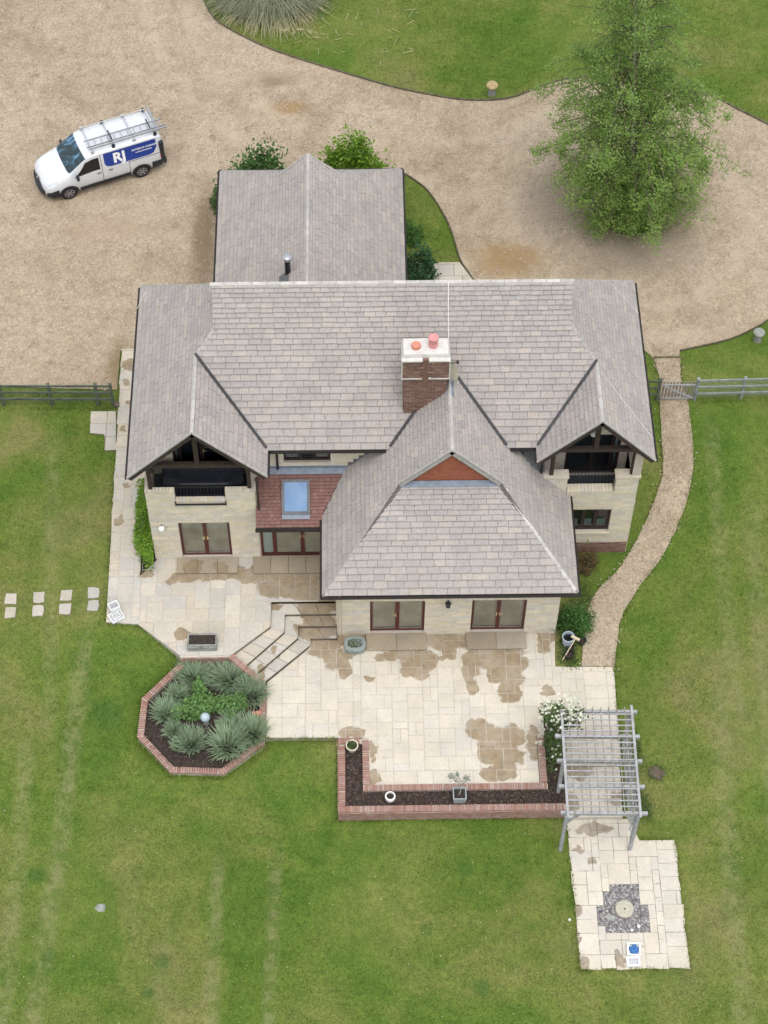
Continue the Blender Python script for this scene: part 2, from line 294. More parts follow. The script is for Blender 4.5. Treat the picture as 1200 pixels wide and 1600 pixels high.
def gravel_material(name, base, patches=True):
    s = NT(name)
    c = s.ramp(s.noise(.35, 5, .65, dist=.8), [(.26, (base[0] * .72, base[1] * .70, base[2] * .67)), (.5, base), (.72, (base[0] * 1.07, base[1] * 1.09, base[2] * 1.15))])
    c = s.mix(1.0, c, s.ramp(s.noise(2.0, 5, .7), [(.3, (.84, .83, .81)), (.5, (1, 1, 1)), (.7, (1.08, 1.08, 1.09))]), 'MULTIPLY')
    v = s.n('ShaderNodeTexVoronoi'); v.inputs['Scale'].default_value = 26; s.l(s.pos(), v.inputs['Vector'])
    c = s.mix(1.0, c, s.ramp(v.outputs['Color'], [(0, (.72,) * 3), (.5, (1.0,) * 3), (1, (1.26,) * 3)]), 'MULTIPLY')
    c = s.mix(1.0, c, s.ramp(s.noise(9, 4, .7), [(.28, (.78, .76, .74)), (.55, (1.02,) * 3), (.75, (1.12,) * 3)]), 'MULTIPLY')
    if patches:
        d = s.math('MULTIPLY', s.sstep(s.noise(1.9, 5, .7), .56, .70), s.sstep(s.noise(.28, 2), .38, .62))
        c = s.mix(s.math('MULTIPLY', d, .75), c, (.20, .15, .10))
        for (cx, cy, rr, hw) in [(-6.5, 10.0, 11.2, .32), (-6.5, 10.0, 12.8, .32), (3.0, 31.5, 9.2, .35), (3.0, 31.5, 10.9, .35), (11.5, 18.5, 4.6, .4), (11.5, 18.5, 6.2, .4)]:
            dd = s.n('ShaderNodeVectorMath', operation='DISTANCE'); s.l(s.pos(), dd.inputs[0]); dd.inputs[1].default_value = (cx, cy, .58)
            m = s.math('SUBTRACT', 1.0, s.sstep(s.math('ABSOLUTE', s.math('SUBTRACT', s.math('ADD', dd.outputs['Value'], s.math('MULTIPLY', s.noise(.5, 2), 1.2)), rr + .6)), hw * .3, hw * 1.3))
            c = s.mix(s.math('MULTIPLY', s.math('MULTIPLY', m, s.sstep(s.noise(1.1, 3), .38, .62)), .45), c, (base[0] * 1.18, base[1] * 1.20, base[2] * 1.25))
        sp = s.math('MULTIPLY', s.sstep(s.noise(4.2, 3, .6), .58, .68), s.sstep(s.noise(.5, 3, .6), .40, .60)); c = s.mix(s.math('MULTIPLY', sp, .55), c, (.21, .17, .115))
        for (x, y, rx, ry, col, st) in [(-1.9, 24.5, .9, .45, (.30, .19, .08), .7), (6.6, 16.2, 1.7, 1.2, (.30, .19, .085), .75), (-5.1, 17.6, .6, 3.2, (.20, .145, .09), .8), (4.9, 13, 2.5, 2, (.33, .22, .11), .45), (11.5, 16.6, 3.4, 1.8, (.26, .21, .165), .6), (8.2, 19, 1.6, 2.5, (.30, .25, .21), .5), (-9, 18, 2.2, .8, (.36, .27, .19), .45), (-2.4, 26.3, 1.5, .5, (.28, .22, .15), .5), (-8.0, 11.2, .5, 1.6, (.22, .16, .08), .7), (-2.6, 26.0, .7, .35, (.2, .15, .1), .5)]:  # greyer ellipses round the birch paint its soft shade into the gravel
            a = s.n('ShaderNodeVectorMath', operation='MULTIPLY_ADD'); s.l(s.pos(), a.inputs[0]); a.inputs[1].default_value = (1 / rx, 1 / ry, 0); a.inputs[2].default_value = (-x / rx, -y / ry, 0)
            ln = s.n('ShaderNodeVectorMath', operation='LENGTH'); s.l(a.outputs[0], ln.inputs[0])
            m = s.math('SUBTRACT', 1.0, s.sstep(s.math('ADD', ln.outputs['Value'], s.math('MULTIPLY', s.noise(2.2, 4, .65), .9)), .75, 1.6))
            c = s.mix(s.math('MULTIPLY', m, st), c, col)
    s.bump(v.outputs['Distance'], .6, .03)
    M[name] = s.fin(c, .9, .15)
gravel_material('gravel', (.408, .332, .240)); gravel_material('gravel_path', (.42, .345, .25))

# ------------------------------------------------------------------ mesh helpers
def np_mesh(name, V, F, tint=None, smooth=False):
    me = bpy.data.meshes.new(name); V = np.asarray(V, np.float32); F = np.asarray(F, np.int32); k = F.shape[1]
    me.vertices.add(len(V)); me.vertices.foreach_set('co', V.ravel()); me.loops.add(F.size); me.loops.foreach_set('vertex_index', F.ravel())
    me.polygons.add(len(F)); me.polygons.foreach_set('loop_start', np.arange(0, F.size, k, dtype=np.int32)); me.polygons.foreach_set('loop_total', np.full(len(F), k, np.int32))
    if tint is not None:
        a = me.attributes.new('tint', 'FLOAT', 'FACE'); a.data.foreach_set('value', np.asarray(tint, np.float32))
    me.update(calc_edges=True)
    if smooth: me.polygons.foreach_set('use_smooth', np.ones(len(F), bool))
    return me
def link(o, parent=None, label=None, cat=None, group=None, kind=None):
    COL.objects.link(o)
    if parent is not None:
        o.parent = parent; o.matrix_parent_inverse = world(parent).inverted()
    if label: o['label'] = label
    if cat: o['category'] = cat
    if group: o['group'] = group
    if kind: o['kind'] = kind
    return o
def world(o):
    m = o.matrix_basis.copy()
    if o.parent is not None: m = world(o.parent) @ o.matrix_parent_inverse @ m
    return m
def thing(name, loc, label, cat, group=None, rz=0):
    o = bpy.data.objects.new(name, None); o.empty_display_size = .2; o.location = loc; o.rotation_euler = (0, 0, rz)
    return link(o, None, label, cat, group)
def npobj(name, V, F, mat, parent=None, tint=None, smooth=False, **k):
    me = np_mesh(name, V, F, tint, smooth); me.materials.append(M[mat] if isinstance(mat, str) else mat)
    return link(bpy.data.objects.new(name, me), parent, **k)

class MB:
    def __init__(s): s.v = []; s.f = []; s.t = []
    def add(s, vs, fs, t=None):
        o = len(s.v); s.v += [tuple(p) for p in vs]; s.f += [tuple(i + o for i in f) for f in fs]
        t = random.random() if t is None else t; s.t += [t] * len(fs); return s
    def box(s, x0, y0, z0, x1, y1, z1, t=None):
        return s.add([(x0, y0, z0), (x1, y0, z0), (x1, y1, z0), (x0, y1, z0), (x0, y0, z1), (x1, y0, z1), (x1, y1, z1), (x0, y1, z1)],
                     [(0, 3, 2, 1), (4, 5, 6, 7), (0, 1, 5, 4), (1, 2, 6, 5), (2, 3, 7, 6), (3, 0, 4, 7)], t)
    def obox(s, c, a, b, d, t=None):
        c, a, b, d = map(Vector, (c, a, b, d)); P = [c + a * i + b * j + d * k for k in (-1, 1) for j in (-1, 1) for i in (-1, 1)]
        return s.add(P, [(0, 2, 3, 1), (4, 5, 7, 6), (0, 1, 5, 4), (1, 3, 7, 5), (3, 2, 6, 7), (2, 0, 4, 6)], t)
    def beam(s, p, q, w_, h, up=(0, 0, 1), t=None):
        p, q = Vector(p), Vector(q); d = q - p; L = d.length; d.normalize(); side = d.cross(Vector(up))
        if side.length < 1e-4: side = d.cross(Vector((1, 0, 0)))
        side.normalize(); u = side.cross(d)
        return s.obox((p + q) / 2, d * L / 2, side * w_ / 2, u * h / 2, t)
    def tube(s, pts, rad, n=8, cap=True, t=None):
        pts = [Vector(p) for p in pts]; k = len(pts); rad = [rad] * k if isinstance(rad, (int, float)) else rad; V = []; F = []
        for i, p in enumerate(pts):
            d = (pts[min(i + 1, k - 1)] - pts[max(i - 1, 0)]).normalized(); a = d.cross(Vector((0, 0, 1)))
            if a.length < .05: a = d.cross(Vector((0, 1, 0)))
            a.normalize(); b = d.cross(a)
            for j in range(n):
                an = 2 * math.pi * j / n; V.append(p + (a * math.cos(an) + b * math.sin(an)) * rad[i])
        for i in range(k - 1):
            for j in range(n): F.append((i * n + j, i * n + (j + 1) % n, (i + 1) * n + (j + 1) % n, (i + 1) * n + j))
        if cap: F += [tuple(range(n))[::-1], tuple(range((k - 1) * n, k * n))]
        return s.add(V, F, t)
    def lathe(s, prof, c, n=20, t=None):
        V = []; F = []; k = len(prof)
        for r, z in prof:
            for j in range(n): V.append((c[0] + r * math.cos(2 * math.pi * j / n), c[1] + r * math.sin(2 * math.pi * j / n), c[2] + z))
        for i in range(k - 1):
            for j in range(n): F.append((i * n + j, i * n + (j + 1) % n, (i + 1) * n + (j + 1) % n, (i + 1) * n + j))
        F += [tuple(range(n))[::-1], tuple(range((k - 1) * n, k * n))]
        return s.add(V, F, t)
    def prism(s, poly, z0, z1, t=None):
        n = len(poly); 
        if sum(poly[i][0] * poly[(i + 1) % n][1] - poly[(i + 1) % n][0] * poly[i][1] for i in range(n)) < 0: poly = poly[::-1]
        V = [(x, y, z0) for x, y in poly] + [(x, y, z1) for x, y in poly]
        return s.add(V, [tuple(range(n))[::-1], tuple(range(n, 2 * n))] + [(i, (i + 1) % n, n + (i + 1) % n, n + i) for i in range(n)], t)
    def build(s, name, mat, parent=None, smooth=False, bevel=0, **k):
        me = bpy.data.meshes.new(name); me.from_pydata(s.v, [], s.f); me.materials.append(M[mat] if isinstance(mat, str) else mat)
        a = me.attributes.new('tint', 'FLOAT', 'FACE'); a.data.foreach_set('value', s.t)
        o = bpy.data.objects.new(name, me)
        if bevel:
            bm = bmesh.new(); bm.from_mesh(me); bmesh.ops.bevel(bm, geom=bm.edges[:], offset=bevel, segments=1, affect='EDGES', clamp_overlap=True); bm.to_mesh(me); bm.free()
        if smooth:
            for p in me.polygons: p.use_smooth = True
            try: me.set_sharp_from_angle(angle=R_(38))
            except Exception: pass
        return link(o, parent, **k)

def clip_rect(poly, x0, y0, x1, y1):
    def cut(P, ax, val, keep_gt):
        out = []
        for i in range(len(P)):
            a, b = P[i - 1], P[i]; ia = (a[ax] >= val) == keep_gt or a[ax] == val; ib = (b[ax] >= val) == keep_gt or b[ax] == val
            if ia != ib:
                t = (val - a[ax]) / (b[ax] - a[ax]); q = [0, 0]; q[ax] = val; q[1 - ax] = a[1 - ax] + t * (b[1 - ax] - a[1 - ax]); out.append(tuple(q))
            if ib: out.append(b)
        return out
    P = [tuple(p) for p in poly]
    for ax, v, gt in ((0, x0, True), (0, x1, False), (1, y0, True), (1, y1, False)):
        if len(P) < 3: return []
        P = cut(P, ax, v, gt)
    Q = []
    for p in P:
        if not Q or abs(p[0] - Q[-1][0]) + abs(p[1] - Q[-1][1]) > 1e-5: Q.append(p)
    if len(Q) > 1 and abs(Q[0][0] - Q[-1][0]) + abs(Q[0][1] - Q[-1][1]) < 1e-5: Q.pop()
    return Q
def area(P): return sum(P[i - 1][0] * P[i][1] - P[i][0] * P[i - 1][1] for i in range(len(P))) / 2

def slab_into(mb, poly, z, th=.05, bev=.008, t=None, rag=0.0):
    if area(poly) < 0: poly = poly[::-1]
    n = len(poly); cx = sum(p[0] for p in poly) / n; cy = sum(p[1] for p in poly) / n
    dz = random.uniform(-.003, .004); tx, ty = random.uniform(-.004, .004), random.uniform(-.004, .004)
    Z = lambda x, y: z + dz + tx * (x - cx) + ty * (y - cy)
    if rag: poly = [(x + random.uniform(-rag, rag), y + random.uniform(-rag, rag)) for x, y in poly]
    ins = []
    for x, y in poly:
        d = math.hypot(x - cx, y - cy) + 1e-6; k = max(0, 1 - bev * 1.6 / d); ins.append((cx + (x - cx) * k, cy + (y - cy) * k))
    V = [(x, y, z - th) for x, y in poly] + [(x, y, Z(x, y) - bev * .8) for x, y in poly] + [(x, y, Z(x, y)) for x, y in ins]
    F = [tuple(range(2 * n, 3 * n))]
    for i in range(n):
        j = (i + 1) % n; F += [(i, j, n + j, n + i), (n + i, n + j, 2 * n + j, 2 * n + i)]
    mb.add(V, F, t)
def lay_slabs(poly, z, parent, mat, seed, unit=.3, ox=0., oy=0., hole=None, sizes=None, gap=.013, rag=.004, ragedge=0.):
    rnd = random.Random(seed); xs = [p[0] for p in poly]; ys = [p[1] for p in poly]
    x0, y0 = min(xs) + ox, min(ys) + oy; nx = int((max(xs) - x0) / unit) + 2; ny = int((max(ys) - y0) / unit) + 2
    occ = np.zeros((nx, ny), bool)
    if hole:
        for i in range(nx):
            for j in range(ny):
                if inpoly([x0 + (i + .5) * unit], [y0 + (j + .5) * unit], hole)[0]: occ[i, j] = True
    sizes = sizes or [(2, 2)] * 5 + [(3, 2)] * 3 + [(2, 3)] * 2 + [(2, 1)] * 2 + [(1, 2)] + [(3, 3)]
    for j in range(ny):
        for i in range(nx):
            if occ[i, j]: continue
            for w_, h in rnd.sample(sizes, len(sizes)) + [(1, 2), (2, 1), (1, 1)]:
                if i + w_ <= nx and j + h <= ny and not occ[i:i + w_, j:j + h].any(): break
            else: w_, h = 1, 1
            occ[i:i + w_, j:j + h] = True
            q = clip_rect(poly, x0 + i * unit + gap / 2, y0 + j * unit + gap / 2, x0 + (i + w_) * unit - gap / 2, y0 + (j + h) * unit - gap / 2)
            if len(q) < 3 or abs(area(q)) < .012: continue
            if ragedge:
                ex0, ex1, ey0 = min(xs), max(xs), min(ys)
                q = [(px + (rnd.uniform(-ragedge, ragedge * .5) if px < ex0 + .12 else rnd.uniform(-ragedge * .5, ragedge) if px > ex1 - .04 else 0), py + (rnd.uniform(-ragedge, ragedge * .4) if py < ey0 + .02 else 0)) for px, py in q]
            mb = MB(); slab_into(mb, q, z, rag=rag); mb.build('paving_slab', mat, parent)

# foliage ---------------------------------------------------------
def leaf_quads(C, size, up=.3, aspect=.55, rng=np.random):
    n = len(C); d = rng.normal(size=(n, 3)); d /= np.linalg.norm(d, axis=1)[:, None]
    nn = rng.normal(size=(n, 3)); nn[:, 2] = np.abs(nn[:, 2]) + up; nn /= np.linalg.norm(nn, axis=1)[:, None]
    a = np.cross(d, nn); a /= np.linalg.norm(a, axis=1)[:, None] + 1e-9; b = np.cross(nn, a)
    s = (size * rng.uniform(.6, 1.4, n))[:, None]; a = a * s; b = b * s * aspect
    V = np.stack([C - a, C - b * .9 + a * .1, C + a, C + b * .9 + a * .1], 1).reshape(-1, 3)
    F = np.arange(4 * n).reshape(n, 4); return V, F, rng.uniform(0, 1, n)
def blob_points(n, c, r, rng=np.random, shell=.55, lumps=14, ls=.45):
    flat = 1.0
    """points in an uneven crown: clusters around random lump centres"""
    L = rng.normal(size=(lumps, 3)); L /= np.linalg.norm(L, axis=1)[:, None]; L *= rng.uniform(shell, 1, lumps)[:, None]; L[:, 2] = np.abs(L[:, 2]) * .9 + .02
    p = L[rng.randint(0, lumps, n)] + rng.normal(size=(n, 3)) * ls * .55
    p[:, 2] = np.maximum(p[:, 2], .0 + rng.uniform(0, .15, n)); return np.array(c) + p * np.array(r)
def shrub(name, c, r, n, leaf, mat, label, cat='shrub', group=None, lumps=16, ls=.42, stems=5, up=.3, aspect=.55):
    t = thing(name, c, label, cat, group); P = blob_points(n, c, r, lumps=lumps, ls=ls)
    V, F, tt = leaf_quads(P, leaf, up, aspect); npobj('foliage', V, F, mat, t, tt)
    mb = MB()
    for i in range(stems):
        a = random.uniform(0, 6.28); e = Vector((c[0] + math.cos(a) * r[0] * .55, c[1] + math.sin(a) * r[1] * .55, c[2] + r[2] * .6))
        mb.tube([Vector(c) - Vector((0, 0, .05)), (Vector(c) + e) / 2 + Vector((0, 0, .08)), e], [.02, .014, .006], 5)
    mb.build('stem', 'bark_brown', t); return t
def blades(n, c, r, length, width, spread, rng=np.random, segs=2, droop=.25, upb=1.0):
    """n arching blades from a tuft of radius r: strips of segs quads"""
    th = rng.uniform(0, 2 * np.pi, n); rr = r * np.sqrt(rng.uniform(0, 1, n)); B = np.stack([c[0] + rr * np.cos(th), c[1] + rr * np.sin(th), np.full(n, c[2])], 1)
    L = length * rng.uniform(.65, 1.15, n); th2 = th + rng.normal(0, .5, n); k = spread * (rr / r * .9 + .1) * rng.uniform(.5, 1.2, n)
    D = np.stack([np.cos(th2) * k, np.sin(th2) * k, np.full(n, upb)], 1); D /= np.linalg.norm(D, axis=1)[:, None]
    S = np.stack([-np.sin(th2), np.cos(th2), np.zeros(n)], 1); V = []; ws = [1, .8, .1] if segs == 2 else [1, .95, .7, .08]
    out = np.stack([np.cos(th2), np.sin(th2), np.zeros(n)], 1)
    for i in range(segs + 1):
        u = i / segs; p = B + D * (L * u)[:, None] + out * (L * droop * u * u)[:, None]; p[:, 2] -= L * droop * .8 * u * u * u
        h = S * (width * ws[i] / 2); V += [p - h, p + h]
    V = np.stack(V, 1).reshape(-1, 3); m = 2 * (segs + 1); F = []
    base = np.arange(n)[:, None] * m
    for i in range(segs): F.append(base + np.array([2 * i, 2 * i + 1, 2 * i + 3, 2 * i + 2]))
    F = np.concatenate(F, 0); return V, F, np.tile(rng.uniform(0, 1, n), segs)

# ================================================================== THE GROUND
BED = [(-5.21, -1.10), (-6.44, -2.41), (-6.52, -3.81), (-5.4, -5.03), (-3.67, -5.12), (-2.36, -4.09), (-2.34, -1.75), (-3.51, -1.08)]
LOWPATIO = [(-2.36, -3.9), (-2.36, -1.75), (-3.6, -1.05), (-2.23, .05), (-2.2, 1.0), (0, 1.0), (0, -3.9)]
PITCUT = [(7.55, -8.0), (10.4, -8.0), (10.4, -11.3), (7.55, -11.3)]
def lawn_ground():
    xs = sorted(set([-900, -450, -220, -110, -60, -36, -26] + list(np.round(np.arange(-20, 24.01, .3), 3)) + [28, 38, 60, 110, 220, 450, 900]))
    ys = sorted(set([-900, -450, -220, -110, -60, -36, -26] + list(np.round(np.arange(-20, 38.01, .3), 3)) + [42, 52, 70, 110, 220, 450, 900]))
    X, Y = np.meshgrid(xs, ys); Z = g(X, Y) - .03 + .02 * np.sin(X * .7 + 1) * np.sin(Y * .5)
    cut = np.zeros(X.shape, bool)
    for dx in (-.15, .15):
        for dy in (-.15, .15): cut |= inpoly(X + dx, Y + dy, BED) | inpoly(X + dx, Y + dy, LOWPATIO)
    Z[cut] = np.minimum(Z[cut], -.28)
    Z[inpoly(X, Y, PITCUT)] = -.75
    for box in ([(.1, -.1), (7.2, -.1), (7.2, -5.5), (.1, -5.5)], [(7.2, -1.6), (9.0, -1.6), (9.0, -4.8), (7.2, -4.8)]):
        k = inpoly(X, Y, box); Z[k] = np.minimum(Z[k], -.12)
    k = inpoly(X, Y, [(7.4, -5.0), (9.0, -5.0), (9.0, -8.0), (7.4, -8.0)]); Z[k] = np.minimum(Z[k], -.6)
    k = inpoly(X, Y, [(-7.7, .4), (-6.6, .4), (-5.2, -.8), (-3.6, -.8), (-2.4, .2), (-2.4, 2.7), (-6.1, 2.7), (-6.1, 11.8), (-7.7, 11.8)]); Z[k] = np.minimum(Z[k], .50)
    n, m = len(xs), len(ys); I = np.arange(n * m).reshape(m, n)
    F = np.stack([I[:-1, :-1], I[:-1, 1:], I[1:, 1:], I[1:, :-1]], -1).reshape(-1, 4)
    npobj('lawn', np.stack([X, Y, Z], -1).reshape(-1, 3), F, 'lawn', smooth=True, kind='structure', label='mown green lawn with worn yellowish tracks around the house')
lawn_ground()

LAWN_EDGE = [(-5.9, 32.0), (-5.55, 31.05), (-5.05, 29.85), (-3.95, 28.85), (-2.47, 27.87), (-.61, 26.97), (.97, 26.27), (2.54, 25.61), (4.09, 25.14), (5.39, 24.87), (6.96, 24.92), (8.03, 25.4), (9.12, 25.94), (10.05, 26.12), (11.1, 26.0), (12.53, 25.79), (14.07, 25.47), (15.46, 24.94), (16.29, 24.26), (17.48, 23.33), (19.5, 21.5), (24, 18.5)]
LOW_EDGE = [(24, 17.5), (18.0, 14.6), (16.15, 13.1), (15.36, 12.58), (14.6, 12.19), (13.61, 11.9), (12.69, 11.67), (12.62, 11.3), (11.7, 11.3), (11.4, 11.67), (5.27, 11.5), (5.27, 15.13), (4.83, 16.04), (4.68, 16.6), (4.47, 17.75), (4.14, 18.76), (3.67, 19.79), (3.18, 20.39), (2.61, 20.84), (2.2, 20.6), (1.9, 18.0), (-3.8, 18.0), (-3.8, 11.9), (-7.95, 11.9), (-7.95, 10.1), (-10.12, 10.2), (-12.22, 10.3), (-26, 10.8)]
DRIVE = [(-26, 32.0)] + LAWN_EDGE + LOW_EDGE
RING = (11.5, 18.55, 1.18)
def smooth_poly(pts, k=3):
    """Catmull-Rom through an open line"""
    P = [Vector((*p, 0)) if len(p) == 2 else Vector(p) for p in pts]; out = []
    for i in range(len(P) - 1):
        a, b, c, d = P[max(i - 1, 0)], P[i], P[i + 1], P[min(i + 2, len(P) - 1)]
        for j in range(k):
            t = j / k; out.append(.5 * ((2 * b) + (c - a) * t + (2 * a - 5 * b + 4 * c - d) * t * t + (3 * b - a - 3 * c + d) * t ** 3))
    out.append(P[-1]); return out
def flat_poly(name, poly, z, mat, kind='structure', label=None):
    bm = bmesh.new(); vs = [bm.verts.new((p[0], p[1], z)) for p in poly]; f = bm.faces.new(vs)
    if f.normal.z < 0: bmesh.ops.reverse_faces(bm, faces=[f])
    bmesh.ops.triangulate(bm, faces=bm.faces[:]); me = bpy.data.meshes.new(name); bm.to_mesh(me); bm.free(); me.materials.append(M[mat])
    for p in me.polygons:
        if p.normal.z < 0: p.flip()
    return link(bpy.data.objects.new(name, me), None, label=label, kind=kind)
edge_s = [(v.x, v.y) for v in smooth_poly(LAWN_EDGE)]
flat_poly('gravel_drive', [(-26, 32.0)] + edge_s + LOW_EDGE, .583, 'gravel', label='pale gravel drive sweeping round the back of the house')
def ribbon(name, line, w_, z0, z1, mat, parent=None, **k):
    mb = MB()
    for a, b in zip(line[:-1], line[1:]):
        a, b = Vector((a[0], a[1], 0)), Vector((b[0], b[1], 0)); d = (b - a); L = d.length
        if L < 1e-4: continue
        d.normalize(); za, zb = (gz(a.x, a.y) + gz(b.x, b.y)) / 2 + z0, (gz(a.x, a.y) + gz(b.x, b.y)) / 2 + z1
        mb.obox((a + b) / 2 + Vector((0, 0, (za + zb) / 2)), d * (L / 2 + .01), Vector((-d.y, d.x, 0)) * w_ / 2, Vector((0, 0, (zb - za) / 2)))
    return mb.build(name, mat, parent, **k)
ribbon('lawn_edging', edge_s, .06, -.1, .075, 'edging', label='dark timber edging board curving between gravel drive and far lawn', cat='edging')
ribbon('lawn_edging', [(v.x, v.y) for v in smooth_poly(LOW_EDGE[1:7])], .05, -.1, .04, 'edging', label='low timber edging between the drive and grass beside the garden fence', cat='edging')
ribbon('lawn_edging', [(v.x, v.y) for v in smooth_poly(LOW_EDGE[11:20])], .05, -.1, .045, 'edging', label='thin curved edging along grass strip beside the rear wing', cat='edging')
RC = [(RING[0] + RING[2] * math.cos(a), RING[1] + RING[2] * math.sin(a)) for a in np.linspace(0, 2 * math.pi, 33)]
flat_poly('tree_island', RC[:-1], .60, 'lawn', label='round grass island under the birch tree in the drive')
ribbon('tree_ring', RC, .06, -.1, .09, 'edging', label='round dark edging ring at the foot of birch tree', cat='edging')
ribbon('threshold_board', [(11.7, 11.34), (12.62, 11.34)], .07, -.08, .05, 'edging', label='timber board across the path where it leaves the drive', cat='edging')

PATH_L = [(11.68, 11.34), (11.81, 10.42), (11.71, 9.38), (11.63, 7.83), (11.54, 6.26), (10.97, 4.76), (10.17, 3.25), (9.59, 2.35), (8.94, 1.71), (8.41, .56), (8.12, -1.34)]
PATH_R = [(12.68, 11.34), (12.6, 10.3), (12.74, 9.28), (12.72, 8.0), (12.66, 6.5), (12.22, 4.99), (11.53, 3.48), (10.88, 2.46), (10.12, 1.43), (9.54, .29), (9.23, -1.36)]
def gravel_path():
    A = smooth_poly(PATH_L, 5); B = smooth_poly(PATH_R, 5); V = []; F = []; k = 7; rng = random.Random(3)
    for i, (a, b) in enumerate(zip(A, B)):
        ja, jb = rng.uniform(-.02, .02), rng.uniform(-.02, .02)
        for j in range(k):
            p = a.lerp(b, j / (k - 1)); p.x += ja * (1 - j / (k - 1)) + jb * j / (k - 1)
            V.append((p.x, p.y, gz(p.x, p.y) + .012 + .012 * math.sin(math.pi * j / (k - 1))))
    for i in range(len(A) - 1):
        for j in range(k - 1): F.append((i * k + j, i * k + j + 1, (i + 1) * k + j + 1, (i + 1) * k + j))
    V = np.array(V); F = np.array(F)[:, ::-1]
    npobj('gravel_path', V, F, 'gravel_path', smooth=True, kind='structure', label='narrow gravel path curving from the gate to the patio')
    return [(a.x, a.y) for a in A] + [(b.x, b.y) for b in B[::-1]]
PATH = gravel_path()

def loose_stones():
    rng = np.random.RandomState(14); n = 9000; x = rng.uniform(-15, 19, n); y = rng.uniform(10, 32, n); k = inpoly(x, y, DRIVE) & ~inpoly(x, y, [(-4.2, 10), (2.5, 10), (2.5, 18.4), (-4.2, 18.4)]) & ((x - RING[0]) ** 2 + (y - RING[1]) ** 2 > 1.5); x, y = x[k], y[k]
    z = np.full(len(x), .59); V, F, T = leaf_quads(np.stack([x, y, z], 1), .034, 3.0, .8, rng); V2, F2, T2 = leaf_quads(np.stack([x, y, z], 1)[:2600] + rng.normal(0, .05, (min(2600, len(x)), 3)) * np.array([1, 1, 0]), .06, 3.0, .7, rng)
    A, B = smooth_poly(PATH_L, 5), smooth_poly(PATH_R, 5); q = []
    for i in range(900):
        k2 = rng.randint(0, len(A)); pp = A[k2].lerp(B[k2], rng.uniform(-.04, 1.04)); px, py = pp.x + rng.normal(0, .12), pp.y + rng.normal(0, .12); q.append((px, py, gz(px, py) + .03))
    V3, F3, T3 = leaf_quads(np.array(q), .032, 3.0, .8, rng)
    F = np.concatenate([F, F2 + len(V), F3 + len(V) + len(V2)]); V = np.concatenate([V, V2, V3]); T = np.concatenate([T, np.where(T2 > .5, .02, .97), T3])
    npobj('loose_stones', V, F, 'loose_stone', None, T, kind='stuff', label='loose darker and lighter stones scattered over the gravel drive and path', cat='gravel')
tinted('loose_stone', [(.19, .15, .105), (.36, .29, .22), (.52, .46, .38), (.27, .21, .15), (.44, .37, .29), (.20, .155, .105)], .9, 9, .2, 0)
loose_stones()
# ---- paved areas
PATIO_R = [(0, 0), (0, -3.9), (1.0, -3.9), (1.0, -5.61), (6.46, -5.61), (6.46, -3.9), (6.73, -3.9), (6.73, -3.0), (7.37, -3.0), (7.37, -4.95), (9.13, -4.95), (9.2, -1.36), (7.24, -1.34), (7.34, 0)]
PATIO_L = [(0, -3.88), (-2.34, -3.84), (-2.34, -1.80), (-.92, -.47), (-.9, -.2), (0, -.2)]
TERR = [(-7.72, .25), (-6.66, .16), (-5.22, -1.05), (-3.51, -1.08), (-2.23, .02), (-2.21, .98), (-.02, .98), (-.02, 2.75), (-6.1, 2.75), (-6.69, 2.05), (-6.69, 5.0), (-6.25, 5.0), (-6.25, 12.0), (-7.88, 12.0)]
LSLAB = [(-8.83, 9.12), (-7.93, 9.12), (-7.82, 7.38), (-8.23, 7.39), (-8.28, 8.1), (-8.80, 8.14)]
PIT_A = [(7.37, -4.97), (9.1, -4.97), (9.09, -6.1), (7.36, -6.1)]
PIT_B = [(7.36, -6.1), (9.09, -6.1), (9.08, -6.67), (7.35, -6.67)]
PIT_C = [(7.32, -6.67), (9.3, -6.67), (9.55, -7.42), (10.68, -7.42), (10.70, -11.66), (7.38, -11.66)]
PITHOLE = [(8.47, -9.01), (9.39, -9.01), (9.39, -9.48), (9.59, -9.5), (9.56, -10.41), (9.3, -10.42), (9.27, -10.57), (8.66, -10.58), (8.65, -10.45), (8.21, -10.43), (8.19, -10.28), (8.03, -10.26), (8.02, -9.67), (8.16, -9.67), (8.15, -9.2), (8.46, -9.18)]
BACKSLAB = [(2.7, 14.2), (5.3, 14.2), (5.25, 15.1), (4.73, 16.09), (3.4, 16.09), (2.7, 16.09)]
def base(name, poly, z, mat, label, depth=.3):
    return MB().prism(poly, z - depth, z - .014).build(name, mat, None, kind='structure', label=label)
b = base('patio', PATIO_R, 0, 'joint', 'pale flagstone patio half washed, with brown unwashed patches'); lay_slabs(PATIO_R, 0, b, 'paving_patio', 11, unit=.255, oy=-.02, gap=.02)
b2 = base('lower_patio', PATIO_L, 0, 'joint', 'pale flagstones between garden steps and octagonal flower bed'); lay_slabs(PATIO_L, .0, b2, 'paving_patio', 5, unit=.255, gap=.02)
b3 = base('terrace', TERR, .6, 'joint', 'raised flagstone terrace and side path beside the house', .65); lay_slabs(TERR, .6, b3, 'paving_terrace', 23, unit=.26, ox=-.05, gap=.016, ragedge=.05)
b4 = base('slab_landing', LSLAB, .6, 'joint_dark', 'square grey slabs beside the side path'); lay_slabs(LSLAB, .598, b4, 'paving_plain', 2, sizes=[(2, 2)])
b5 = base('back_step_paving', BACKSLAB, .6, 'joint_dark', 'square slabs behind the house beside rear wing'); lay_slabs(BACKSLAB, .6, b5, 'paving_plain', 9, sizes=[(2, 2), (2, 2), (3, 2)])
b6 = base('pergola_steps', PIT_A, -.17, 'joint', 'shallow paved steps running down under the pergola', .4); lay_slabs(PIT_A, -.17, b6, 'paving_pit', 31)
MB().prism(PIT_B, -.7, -.354).build('step_base', 'joint', b6); lay_slabs(PIT_B, -.34, b6, 'paving_pit', 33)
